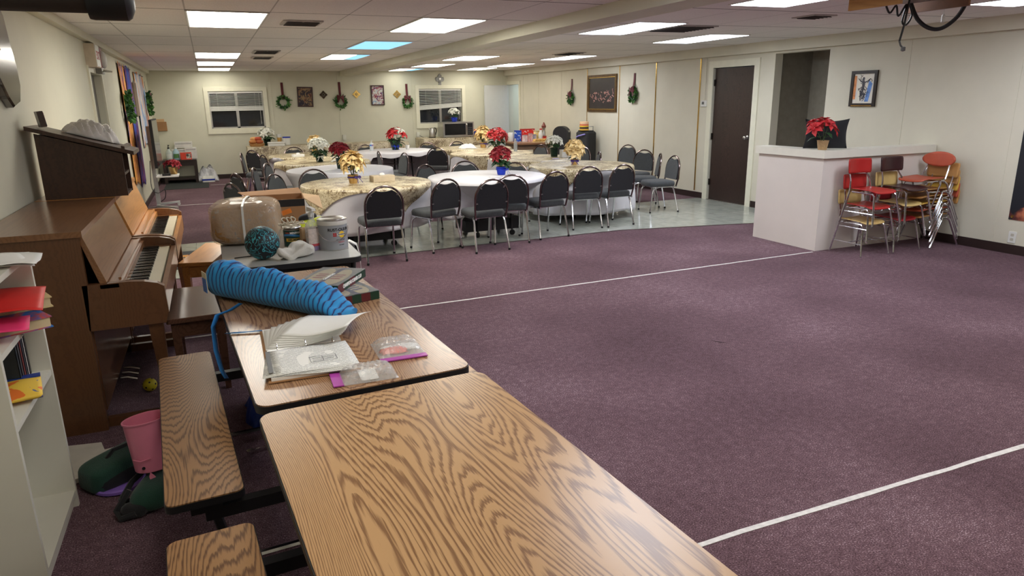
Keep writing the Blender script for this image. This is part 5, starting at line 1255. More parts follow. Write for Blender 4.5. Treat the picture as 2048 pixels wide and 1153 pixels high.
def poinsettia(label, loc, pot, mbloom, H=.38, spread=.13, nb=9, size=.075, ribbon_m=None, foil=None, seed=1, leaves=16, rz=0, lean=(0, 0), second=None, green='green', low=.85):
    r_ = random.Random(seed)
    t = thing('poinsettia', label, 'plant', loc, rz, 'poinsettias')
    ph, pr, pm = pot
    MB().lathe([(pr*.72, 0), (pr*.75, .004), (pr, ph-.006), (pr*1.06, ph), (pr*.98, ph), (pr*.9, ph-.03), (.001, ph-.035)], 22).build('pot', pm, t)
    if foil:
        mb = MB(); n = 30
        mb.grid(lambda u, v: ((pr*(.80+.5*v)+.014*v*sin(7*2*PI*u))*cos(2*PI*u), (pr*(.80+.5*v)+.014*v*sin(7*2*PI*u))*sin(2*PI*u), .002+foil[1]*v+.012*v*sin(5*2*PI*u)), n, 4, cu=True)
        mb.build('foil_wrap', foil[0], t, solid=.0015, ang=20)
    top = H-.05; cz = ph+(top-ph)*(.45 if low < 1 else .52)
    mb = MB(); heads = []
    for i in range(nb):
        f = (i+.5)/nb; el = math.asin(1-f*low); az = i*2.39996+r_.uniform(-.2, .2)
        d = Vector((cos(el)*cos(az), cos(el)*sin(az), sin(el)))
        p = Vector((lean[0]+d.x*spread, lean[1]+d.y*spread, cz+d.z*(top-cz)))
        heads.append(p)
        bloom(mb, p, d+Vector((0, 0, .35)), size*r_.uniform(.9, 1.12), r_, 1 if second and i % 3 == second[1] else 0)
    mb.build('blooms', [mbloom]+([second[0]] if second else []), t, smooth=False, solid=.0012)
    mb = MB()
    for i in range(leaves):
        az = i*2.39996; el = r_.uniform(-.5, .35); rr = spread*.55
        b_ = T((lean[0]*.6+rr*.5*cos(az), lean[1]*.6+rr*.5*sin(az), ph+(cz-ph)*r_.uniform(.2, .95))) @ Rz(az) @ Ry(-el)
        petal(mb, b_, spread*r_.uniform(.75, 1.0), spread*.45, spread*.2, 0)
    mb.build('foliage', green, t, smooth=False, solid=.0012)
    mb = MB()
    for p in heads[::2]: mb.tube([(0, 0, ph-.04), (p.x*.5, p.y*.5, (ph+p.z)/2), tuple(p)], .004, 5)
    mb.build('stem', mat('stem_green', (70, 88, 50), .7), t)
    if ribbon_m:
        zz = ph*.72; rr = pr*.99
        mb = MB()
        mb.grid(lambda u, v: ((rr+.003)*cos(2*PI*u), (rr+.003)*sin(2*PI*u), zz-.008+.016*v), 22, 1, cu=True)
        for sx in (-1, 1):
            mb.grid(lambda u, v: (rr*.0+sx*(.005+.055*sin(PI*u)), -rr-.006-.02*sin(2*PI*u)*.6, zz+.02*(u-.5)*2*sin(PI*u)+.018*(v-.5)), 10, 2)
            mb.grid(lambda u, v: (sx*(.01+.04*u)+.012*(v-.5), -rr-.008-.03*u, zz-min(.07, zz-.006)*u), 5, 1)
        mb.build('ribbon', ribbon_m, t, solid=.001)
    return t
TTOP = .7512
poinsettia('gold poinsettia in a gold tin with a blue tie on the front left table', (1.50, 8.30, TTOP), (.10, .062, 'goldpot'), 'gold', .385, .085, 11, .125, 'purple', seed=1, rz=.8, leaves=7, low=1.2)
poinsettia('tall red poinsettia with blue foil bow in the middle of the front white table', (3.40, 8.32, .748), (.10, .068, 'bluefoil'), 'dred', .385, .125, 10, .085, 'bluefoil', seed=2, rz=.9, leaves=26)
poinsettia('gold poinsettia with a purple ribbon on the front right table', (4.86, 9.06, TTOP), (.08, .055, 'goldpot'), 'gold', .38, .09, 11, .125, 'purple', seed=3, rz=-.4, leaves=5, low=1.2)
poinsettia('full crimson poinsettia in dark foil on the second left white table', (1.70, 10.34, .748), (.15, .062, 'greenfoil'), 'dred', .40, .125, 16, .08, None, seed=4, leaves=18)
poinsettia('full white poinsettia on the third left table', (1.60, 11.70, TTOP), (.12, .07, 'greenfoil'), 'wbloom', .41, .15, 16, .075, 'wbloom', seed=5, leaves=24)
poinsettia('gold and white poinsettia almost hidden behind the full white one', (1.76, 13.30, TTOP), (.11, .065, 'goldpot'), 'gold', .38, .11, 9, .085, None, seed=6, leaves=8, low=1.2)
poinsettia('poinsettia of mixed red and white blooms in flared green foil on the far white table', (3.40, 13.90, .748), (.10, .08, 'bluefoil'), 'red', .46, .18, 14, .095, 'bluefoil', (M['greenfoil'], .20), seed=7, leaves=14, lean=(.03, 0), second=('wbloom', 2))
poinsettia('pale gold poinsettia on the far right gold table', (5.10, 13.42, TTOP), (.11, .075, 'goldpot'), 'gold', .44, .10, 12, .135, 'purple', seed=8, leaves=6, rz=.5, low=1.2)
poinsettia('bright red poinsettia of two tall sprays on the right table behind the front white one', (4.83, 12.0, TTOP), (.12, .065, 'greenfoil'), 'red', .46, .17, 9, .12, None, seed=9, leaves=20)
poinsettia('white poinsettia in dark green foil on the right table', (5.26, 10.52, TTOP), (.15, .075, 'greenfoil'), 'wbloom', .37, .12, 12, .085, None, seed=10, leaves=12)
poinsettia('red cloth poinsettia in a burlap pot on the end of the partition wall', (6.085, 5.69, 1.106), (.10, .060, 'burlap'), 'red', .36, .135, 6, .10, None, seed=12, leaves=5, lean=(.0, .05))
poinsettia('red poinsettia in a gold pot on the white tray of the display stand', (-.62, 12.98, .561), (.11, .07, 'goldpot'), 'dred', .26, .10, 6, .09, None, seed=13, leaves=6, lean=(.0, -.06))
# small things on the round tables
def tissue_box(label, loc, rz, size=(.22, .12, .06), m='paper'):
    t = thing('tissue_box', label, 'box', loc, rz, 'tissue boxes on the tables')
    w, d, h = size; MB().prism(rrect(w, d, .008), 0, h, bev=.003).build('carton', m, t, smooth=False)
    MB().prism(circle(.03, 16), h, h+.001, mt=Matrix.Diagonal((1.6, .7, 1, 1))).build('opening', mat('opening_grey', (150, 146, 140), .7), t, smooth=False)
    crumple(.07, .05, .035, 8, 4).build('tissue', 'paper', t, solid=.001).location = (0, 0, h)
tissue_box('beige tissue box on the front gold table right of the gold poinsettia', (1.86, 8.36, TTOP), .1, (.27, .16, .07), mat('beige_box', (204, 188, 160), .7))
tissue_box('white patterned tissue box beside the white poinsettia on the right table', (5.42, 10.35, TTOP), -.1, (.24, .13, .12), mat('patterned_box', (214, 212, 206), .7, var=.2, scale=40))
tissue_box('white tissue packet on the farthest left table', (1.42, 13.10, TTOP), .2, (.20, .12, .04))
o = crumple(.34, .22, .11, 16, 21).build('white_napkins', 'paper', solid=.003); o.location = (4.72, 13.30, TTOP+.002); tag(o, 'heap of white napkins left of the pale gold poinsettia', 'napkins')
for k, (x, y, z, w_, d_) in enumerate(((3.22, 8.10, .748, .13, .08), (1.47, 10.15, .748, .20, .12), (5.10, 10.15, TTOP, .16, .10))):
    o = MB().prism(rrect(w_, d_, .004), 0, .003).build('paper_card', 'paper' if k < 2 else mat('lilac_paper', (196, 188, 224), .7), smooth=False); o.location = (x, y, z); o.rotation_euler.z = .4*k+.2
    tag(o, ['small white card lying left of the blue wrapped poinsettia', 'white sheet of paper lying left of the crimson poinsettia', 'lilac sheet of paper beside the white tissue box'][k], 'paper')
t = thing('sanitizer_bottle', 'clear pump bottle with a blue band on the far white table', 'bottle', (2.93, 13.95, .748)); MB().lathe([(.035, 0), (.037, .005), (.037, .13), (.02, .15), (.012, .155)], 18).build('bottle_body', mat('milky_plastic', (206, 212, 214), .3), t); MB().lathe([(.0375, .09), (.0375, .115)], 18, cap=False).build('label', MATS['blue_cover'] if 'blue_cover' in MATS else 'blue', t); MB().lathe([(.013, .155), (.013, .175), (.005, .178), (.005, .20)], 12).tube([(0, 0, .2), (.02, -.03, .198)], .006, 6).build('pump', 'white', t)
o = thing('drinking_cup', 'white cup right of the mixed poinsettia on the far white table', 'cup', (3.64, 13.88, .748)); MB().lathe([(.03, 0), (.032, .003), (.042, .085), (.040, .085), (.030, .006), (.001, .005)], 18).build('cup_body', 'white', o)
t = thing('water_bottle', 'clear plastic water bottle on the right table in front of the snack table', 'bottle', (5.22, 12.05, TTOP)); MB().lathe([(.03, 0), (.033, .006), (.033, .13), (.028, .14), (.033, .15), (.030, .18), (.013, .205), (.013, .215)], 18).build('bottle_body', clear('water_plastic', (226, 232, 236), .6, .08), t); MB().lathe([(.015, .215), (.015, .232), (.003, .233)], 12).build('cap', 'white', t)
o = MB().grid(lambda u, v: (.20*(u-.5), .14*(v-.5), .03*sin(PI*u)), 8, 4).build('folded_menu', 'paper', solid=.002); o.location = (1.86, 11.58, TTOP); tag(o, 'white folded card at the foot of the full white poinsettia', 'card')
# ---------------------------------------------------------------- long tables along the end wall
def long_table(label, x0, x1, y0, y1, z, clab, drop=.52, seed=1):
    xc, yc = (x0+x1)/2, (y0+y1)/2; w, d = x1-x0, y1-y0
    t = thing('folding_table', label, 'table', (xc, yc, 0), 0, 'cloth covered tables at the end wall')
    MB().prism(rrect(w-.01, d-.01, .03), z-.035, z-.006).build('tabletop', MATS['table_laminate'], t, smooth=False)
    for sx in (-1, 1):
        for sy in (-1, 1): MB().tube([(sx*(w/2-.2), sy*(d/2-.1), z-.03), (sx*(w/2-.2), sy*(d/2-.1), 0)], .014, 6).build('leg', 'black', t)
    P = []; n = 20
    per = [(-w/2, -d/2), (w/2, -d/2), (w/2, d/2), (-w/2, d/2)]
    pts = []
    for i in range(4):
        a, b = per[i], per[(i+1) % 4]; m_ = 40 if i % 2 == 0 else 10
        for k in range(m_): pts.append((a[0]+(b[0]-a[0])*k/m_, a[1]+(b[1]-a[1])*k/m_))
    N_ = len(pts); vs = [(x, y, z) for x, y in pts]; H_ = 6
    for j in range(1, H_+1):
        for k, (x, y) in enumerate(pts):
            f = j/H_; amp = .012+.03*f*(.5+.5*sin(k*.9+seed))
            s = 1 if y <= -d/2+1e-6 or y < 0 else .25
            nx = (1 if x >= w/2-1e-6 else -1 if x <= -w/2+1e-6 else 0); ny = (1 if y >= d/2-1e-6 else -1 if y <= -d/2+1e-6 else 0)
            vs.append((x+nx*amp*(.15), y+ny*amp*s, z-drop*f))
    fs = [tuple(range(N_))]+[(j*N_+k, j*N_+(k+1) % N_, (j+1)*N_+(k+1) % N_, (j+1)*N_+k) for j in range(H_) for k in range(N_)]
    o = MB().add(vs, fs).build('tablecloth', 'damask', solid=.0015, ang=60); o.location = (xc, yc, 0); tag(o, clab, 'tablecloth', 'damask cloths on the end wall tables')
ZA, ZB = .752, .802
long_table('long table hidden under damask cloth by the end wall, the one with bread on it', .74, 2.53, 16.5, 17.25, ZA, 'damask cloth with bread and a white tub on it, at the end wall', seed=1)
long_table('long table hidden under damask cloth, in the middle of the end wall', 2.56, 4.36, 16.5, 17.25, ZA, 'damask cloth on the table in the middle of the end wall', seed=3)
long_table('long table hidden under damask cloth, carrying the microwave', 4.74, 6.42, 16.5, 17.25, ZB, 'damask cloth under the microwave at the end wall', seed=5)
BY = 16.95
t = thing('bread_basket', 'basket piled with bread and snacks at the left end of the end wall tables', 'bread', (.96, 16.85, ZA+.002))
MB().lathe([(.14, 0), (.17, .06), (.165, .06), (.135, .008), (.001, .008)], 22).build('basket', mat('wicker', (176, 130, 82), .8, var=.2, scale=50), t)
for k, (x, y, z, c) in enumerate(((-.08, 0, .10, (196, 130, 70)), (.06, -.03, .10, (170, 90, 50)), (.0, .05, .11, (206, 150, 90)), (.03, 0, .165, (190, 80, 50)), (-.05, .02, .165, (214, 160, 100)))):
    MB().blob((x, y, z), (.085, .06, .042), 2.4, 14, 8).build('bread_roll', mat('roll_%d' % k, c, .7, var=.15), t)
t = thing('foam_container', 'white foam food container on the end wall table', 'container', (1.37, 16.80, ZA+.002)); MB().prism(rrect(.36, .24, .03), 0, .06, bev=.02).build('tray_body', 'white', t); MB().prism(rrect(.37, .25, .03), .0605, .085, bev=.015).build('lid', 'white', t)
t = thing('plastic_tub', 'white plastic tub with a blue lid on the end wall table', 'tub', (1.62, 16.98, ZA+.002)); MB().lathe([(.075, 0), (.08, .005), (.085, .16), (.001, .16)], 24).build('tub_body', 'white', t); MB().lathe([(.09, .16), (.09, .185), (.001, .187)], 24).build('lid', 'bluefoil', t)
t = thing('paper_cup_stack', 'tall tan and white cup beside the white tub', 'cup', (1.47, 17.06, ZA+.002)); MB().lathe([(.04, 0), (.055, .24), (.05, .24), (.001, .235)], 20).build('cup_body', mat('tan_cup', (226, 176, 92), .6), t); MB().lathe([(.0545, .17), (.0562, .243), (.001, .244)], 20).build('rim', 'white', t)
poinsettia('white poinsettia in dark foil behind the foam container at the end wall', (1.20, 17.06, ZA+.002), (.15, .085, 'greenfoil'), 'wbloom', .42, .17, 8, .10, None, seed=21, leaves=16)
t = thing('electric_kettle', 'steel electric kettle on the end wall table left of the microwave', 'kettle', (5.09, 16.95, ZB+.002))
MB().lathe([(.085, .02), (.088, .03), (.075, .16), (.058, .225), (.045, .235), (.001, .245)], 24).build('kettle_body', 'steel', t); MB().lathe([(.085, 0), (.088, .02), (.001, .02)], 24).build('base', 'black', t)
MB().tube([(.05, 0, .235), (.10, 0, .23), (.115, 0, .16), (.085, 0, .06)], .012, 8).build('handle', 'black', t); MB().tube([(-.06, 0, .19), (-.085, 0, .225)], [.02, .012], 8).build('spout', 'steel', t)
t = thing('microwave', 'stainless microwave oven on the end wall table under the window', 'microwave', (5.70, 16.92, ZB+.002))
MB().prism(rrect(.80, .46, .01), .012, .37).build('case', 'steel', t, smooth=False); MB().box(-.36, .18, -.236, -.229, .06, .33).build('door', mat('microwave_glass', (14, 14, 18), .12), t, smooth=False)
MB().box(-.40, .40, -.2335, -.229, .012, .37).build('front_frame', 'steel', t, smooth=False); MB().box(.23, .37, -.236, -.229, .05, .34).build('control_panel', mat('panel_dark', (26, 27, 30), .3), t, smooth=False)
mb = MB()
for i in range(4):
    for j in range(3): mb.box(.25+.036*j, .276+.036*j, -.238, -.236, .08+.045*i, .105+.045*i)
mb.build('keypad', mat('key_grey', (86, 88, 92), .5), t, smooth=False); MB().tube([(.205, -.235, .07), (.205, -.265, .09), (.205, -.265, .30), (.205, -.235, .32)], .009, 6).build('handle', 'steel', t)
for sx in (-1, 1): MB().lathe([(.02, 0), (.02, .012)], 10, (sx*.33, -.15, 0)).lathe([(.02, 0), (.02, .012)], 10, (sx*.33, .15, 0)).build('foot', 'blackr', t)
poinsettia('white poinsettia in blue foil standing on the microwave', (5.66, 16.9, ZB+.374), (.11, .075, 'bluefoil'), 'wbloom', .36, .12, 9, .085, 'bluefoil', seed=22, leaves=14)
t = thing('snack_carton', 'blue and orange snack carton right of the microwave', 'carton', (6.30, 16.98, ZB+.002), .1)
MB().box(-.17, .17, -.06, .06, 0, .17).build('carton_body', mat('carton_blue', (36, 62, 156), .5), t, smooth=False); MB().box(-.171, .171, -.061, .061, .13, .171).build('orange_top', mat('carton_orange', (226, 84, 46), .5), t, smooth=False); MB().box(-.05, .1, -.0615, -.06, .03, .09).build('white_print', 'paper', t, smooth=False)
o = crumple(.26, .18, .10, 12, 31).build('snack_bag', mat('bag_yellow', (236, 206, 50), .4), solid=.003); o.location = (6.26, 16.72, ZB+.003); tag(o, 'yellow crinkled snack bag in front of the blue carton by the microwave', 'bag')

# ---------------------------------------------------------------- snack table by the right wall
t = thing('snack_table', 'brown wooden snack table by the right wall, crowded with tins and boxes', 'table', (6.72, 14.85, 0), R(-8))
MB().prism(rrect(.86, 1.25, .02), .715, .752, bev=.004).build('tabletop', wood('snack_wood', (150, 108, 74), (108, 74, 48), (6, .5, 6), 12, .45, .5), t, smooth=False)
MB().box(-.37, .37, -.56, .56, .60, .715).build('apron', mat('apron_wood', (110, 86, 66), .6), t, smooth=False)
for sx in (-1, 1):
    for sy in (-1, 1): MB().box(sx*.35-.03, sx*.35+.03, sy*.54-.03, sy*.54+.03, 0, .60).build('leg', MATS['apron_wood'], t, smooth=False)
SZ = .753
def ST(x, y): v = Matrix.Translation((6.72, 14.85, 0)) @ Rz(R(-8)) @ Vector((x, y, SZ)); return tuple(v)
t = thing('white_jug', 'white plastic jug at the left end of the snack table', 'jug', ST(-.33, .18)); MB().lathe([(.07, 0), (.075, .01), (.065, .19), (.058, .20), (.05, .18), (.001, .17)], 20).build('jug_body', 'white', t); MB().tube([(-.065, 0, .17), (-.11, 0, .15), (-.11, 0, .07), (-.07, 0, .04)], .009, 6).build('handle', 'white', t)
t = thing('blue_tin', 'blue printed canister on the snack table', 'tin', ST(-.20, .05)); MB().lathe([(.085, 0), (.085, .23), (.001, .23)], 22).build('tin_body', splotch('blue_tin_print', [(30, 60, 160), (40, 90, 200), (220, 225, 235), (30, 60, 160)], 10, interp='CONSTANT'), t); MB().lathe([(.088, .228), (.088, .25), (.001, .252)], 22).build('lid', 'bluefoil', t)
for k, (x, y, w, d, h, c, lab) in enumerate((
    (.10, .30, .34, .10, .27, (206, 44, 40), 'red box at the back of the snack table'),
    (-.08, -.12, .10, .08, .15, (210, 196, 196), 'pale printed carton in the front row of the snack table, next to the blue canister'),
    (.02, -.22, .09, .08, .19, (196, 150, 146), 'pinkish carton second in the front row of the snack table'),
    (.13, -.10, .10, .09, .16, (170, 166, 178), 'grey lilac carton in the middle of the snack table'),
    (.26, .02, .15, .10, .23, (226, 200, 130), 'cream yellow carton in the middle of the snack table'),
    (.33, .20, .12, .10, .20, (150, 70, 40), 'brown orange packet behind the cream carton on the snack table'),
    (.37, -.16, .08, .08, .12, (190, 54, 44), 'small red carton at the right end of the snack table'))):
    t = thing('food_carton', lab, 'carton', ST(x, y), .3*sin(k*2.1), 'food cartons on the snack table')
    MB().box(-w/2, w/2, -d/2, d/2, 0, h).build('carton_body', splotch('carton_print_%d' % k, [c, tuple(min(255, int(v*1.12)) for v in c), (232, 228, 222), c], 9, interp='CONSTANT'), t, smooth=False)
    MB().box(-w/2-.0005, w/2+.0005, -d/2-.0005, d/2+.0005, h-.02, h+.001).build('flap_lid', mat('carton_lid_%d' % k, tuple(int(v*.85) for v in c), .5), t, smooth=False)
o = crumple(.34, .22, .17, 16, 41).build('red_snack_bag', mat('snack_red', (206, 50, 40), .35), solid=.003); o.location = ST(.08, .12); o.rotation_euler.z = .4; tag(o, 'large crinkled red snack bag in the middle of the snack table', 'bag')
t = thing('creamer_bottle', 'white creamer bottle beside the figurine on the snack table', 'bottle', ST(.30, -.12)); MB().lathe([(.05, 0), (.055, .01), (.055, .17), (.03, .22), (.028, .26), (.001, .262)], 18).build('bottle_body', 'white', t); MB().lathe([(.03, .255), (.03, .285), (.001, .287)], 14).build('cap', mat('cap_red', (190, 40, 40), .5), t)
t = thing('pepper_mill', 'tall ornate grinder with a red and silver top on the snack table', 'grinder', ST(.40, -.03)); MB().lathe([(.045, 0), (.045, .2), (.03, .25), (.045, .30)], 18).build('grinder_body', 'steel', t); MB().lathe([(.05, .30), (.055, .34), (.03, .38), (.012, .42), (.001, .425)], 18).build('grinder_top', mat('grinder_top', (120, 60, 50), .4), t)
t = thing('cracker_tray', 'tray of crackers at the front edge of the snack table', 'tray', ST(.20, -.42)); MB().prism(rrect(.38, .18, .03), 0, .015).build('tray_base', 'gold', t)
for k in range(9): MB().rot_box((-.15+.036*k, .01*(k % 2), .045), (.02, .13, .055), ry=.5).build('cracker', mat('cracker', (206, 166, 96), .8, var=.2), t, smooth=False)
o = MB().tube([(0, 0, 0), (0, 0, .02)], .03, 10).build('brown_cup', mat('caramel', (206, 146, 80), .6)); o.location = ST(-.28, -.02); tag(o, 'short caramel coloured cup between the jug and the blue canister', 'cup')
# guitar case and black suitcase with a toy on top
t = thing('guitar_case', 'black hard guitar case standing upright beside the snack table', 'case', (7.16, 13.95, 0), R(-60))
ol = [(.19*cos(a), .95+.16*sin(a)) for a in [PI*i/16 for i in range(17)]]+[(-.185, .75), (-.15, .55), (-.20, .30), (-.19, .08), (-.12, .0), (.12, .0), (.19, .08), (.20, .30), (.15, .55), (.185, .75)]
MB().prism(ol, -.07, .07, mt=Rx(PI/2)).build('case_shell', mat('case_black', (34, 34, 38), .45, bump=.2), t, ang=30)
mb = MB()
for z in (.2, .62, .98): mb.box(.17, .20, -.025, .025, z, z+.04)
mb.build('latch', 'steel', t, smooth=False); MB().tube([(.185, -.0, .70), (.235, 0, .72), (.235, 0, .84), (.185, 0, .86)], .010, 6).build('handle', 'black', t)
t = thing('suitcase', 'black wheeled suitcase standing on its end against the panelled wall', 'suitcase', (7.30, 13.10, .0), R(-75))
mb = MB(); mb.prism(rrect(.40, .26, .06), .06, 1.02, bev=.03); mb.build('shell', mat('luggage_black', (20, 20, 23), .6, bump=.2), t)
MB().tube([(-.12, .08, 1.0), (-.12, .08, 1.12), (.12, .08, 1.12), (.12, .08, 1.0)], .010, 6).build('pull_handle', mat('handle_steel', (150, 152, 154), .3, 1), t)
for sx in (-1, 1):
    for sy in (-1, 1): MB().merge(MB().lathe([(.01, -.015), (.03, -.015), (.03, .015), (.01, .015)], 12), T((sx*.14, sy*.08, .0305)) @ Ry(PI/2)).tube([(sx*.14, sy*.08, .03), (sx*.14, sy*.08, .062)], .012, 6).build('wheel', 'blackr', t)
MB().tube([(-.15, -.135, .9), (-.05, -.17, .93), (.12, -.15, .97)], .014, 6).build('side_strap', mat('strap_lilac', (150, 140, 220), .5), t)
MB().box(-.15, .15, -.09, .075, 1.022, 1.04).build('top_board', 'black', t, smooth=False)
t = thing('toy_burger', 'striped toy burger box sitting on top of the black suitcase', 'toy', (7.245, 13.09, 1.042), R(-75))
for z0, z1, c, r in ((0, .03, (226, 180, 70), .10), (.03, .07, (60, 44, 36), .095), (.07, .095, (236, 200, 60), .10), (.095, .13, (214, 120, 90), .095), (.13, .18, (236, 200, 160), .095)):
    MB().lathe([(r*.94, z0), (r, z0+.004), (r, z1-.004), (r*.94, z1)], 22).build('burger_layer', mat('burger_%d' % int(z0*1000), c, .5), t)
o = MB().box(-.05, .05, -.1, .1, 0, .2).build('white_box', 'white', smooth=False); o.location = (7.40, 12.78, 0.0005); tag(o, 'small white box on the floor right of the suitcase', 'box')

# ---------------------------------------------------------------- far left corner desk
t = thing('dark_desk', 'dark brown wooden desk in the far left corner under the white boxes', 'desk', (-.69, 17.28, 0))
dk = wood('espresso', (52, 38, 34), (32, 22, 20), (6, .5, 6), 12, .4, .5)
MB().box(-.32, .36, -.30, .30, .48, .51).build('desktop', dk, t, smooth=False); MB().box(-.28, .32, -.27, .27, .38, .48).build('drawer_box', dk, t, smooth=False); MB().box(-.28, .32, -.27, .27, .08, .11).build('lower_shelf', dk, t, smooth=False)
for sx in (-.29, .33):
    for sy in (-.27, .27): MB().box(sx-.03, sx+.03, sy-.03, sy+.03, 0, .48).build('leg', dk, t, smooth=False)
DZ = .511
for k, (x, y, z, w, d, h, lab) in enumerate(((-.66, 17.42, DZ, .30, .22, .22, 'white carton at the back left of the dark desk'), (-.425, 17.40, DZ, .24, .26, .24, 'white carton at the back right of the dark desk'), (-.56, 17.41, DZ+.242, .36, .20, .13, 'white carton lying across the other two on the dark desk'))):
    t = thing('white_carton', lab, 'carton', (x, y, z+.0005), 0, 'white cartons on the dark desk')
    MB().box(-w/2, w/2, -d/2, d/2, 0, h).build('carton_body', mat('carton_white', (222, 222, 216), .6), t, smooth=False)
    MB().box(-w/2+.02, w/2-.02, -d/2-.001, -d/2, h-.05, h-.03).build('tape_strip', mat('tape_grey', (170, 172, 170), .5), t, smooth=False)
for k, (x, y, lab, c) in enumerate(((-.86, 17.12, 'clear pump bottle of hand gel with a black pump on the dark desk', (196, 206, 200)), (-.72, 17.14, 'clear blue tinted bottle beside the pump bottle on the dark desk', (170, 200, 214)))):
    t = thing('gel_bottle', lab, 'bottle', (x, y, DZ)); MB().lathe([(.06, 0), (.065, .01), (.065, .17), (.03, .22), (.025, .24)], 18).build('bottle_body', mat('gel_%d' % k, c, .15), t)
    if k == 0: MB().lathe([(.022, .24), (.022, .27), (.008, .275), (.008, .32)], 12).tube([(0, 0, .32), (.02, -.05, .315)], .010, 6).build('pump', 'black', t)
    else: MB().lathe([(.028, .238), (.028, .27), (.001, .272)], 14).build('cap', 'white', t)
    MB().grid(lambda u, v: (.0655*sin(-.9+1.8*u), -.0655*cos(-.9+1.8*u), .04+.09*v), 10, 1).build('label', mat('gel_label_%d' % k, ((222, 226, 220), (90, 140, 80))[k], .5), t)
t = thing('red_carton', 'red and black carton at the front of the dark desk', 'carton', (-.53, 17.10, DZ+.0005), .15); MB().box(-.11, .11, -.05, .05, 0, .15).build('carton_body', mat('carton_red', (220, 66, 40), .5), t, smooth=False); MB().box(-.0, .095, -.0512, -.05, .02, .13).build('printed_panel', splotch('panel_print', [(30, 24, 24), (210, 206, 196), (30, 24, 24)], 30, interp='CONSTANT'), t, smooth=False)
o = crumple(.42, .34, .36, 20, 51).build('plastic_sack', mat('translucent_sack', (210, 210, 214), .3, var=.12), solid=.003); o.location = (-.14, 17.30, .010); tag(o, 'white plastic sack on the floor right of the dark desk', 'sack')
t = thing('blue_banded_pack', 'white pack with a blue band under the plastic sack', 'pack', (-.13, 17.0, .0065)); MB().prism(rrect(.26, .16, .03), 0, .12, bev=.02).build('pack_body', 'white', t); MB().box(-.131, .131, -.081, .081, .035, .07).build('blue_band', 'bluefoil', t, smooth=False)
o = MB().prism(rrect(.86, 1.70, .02, cx=-.56, cy=16.68), .001, .006).build('floor_mat', mat('mat_charcoal', (46, 50, 50), .95, bump=.5, bscale=200), smooth=False); tag(o, 'charcoal floor mat in front of the dark desk', 'mat')
t = thing('cardboard_pocket', 'tan cardboard pocket fixed to the wall in the far left corner', 'cardboard', (-.95, 17.649, 1.12)); MB().box(-.10, .10, -.06, 0, 0, .20).build('pocket', 'card', t, smooth=False); MB().box(-.10, .06, -.012, 0, .20, .26).build('mounting_flap', 'cardl', t, smooth=False)

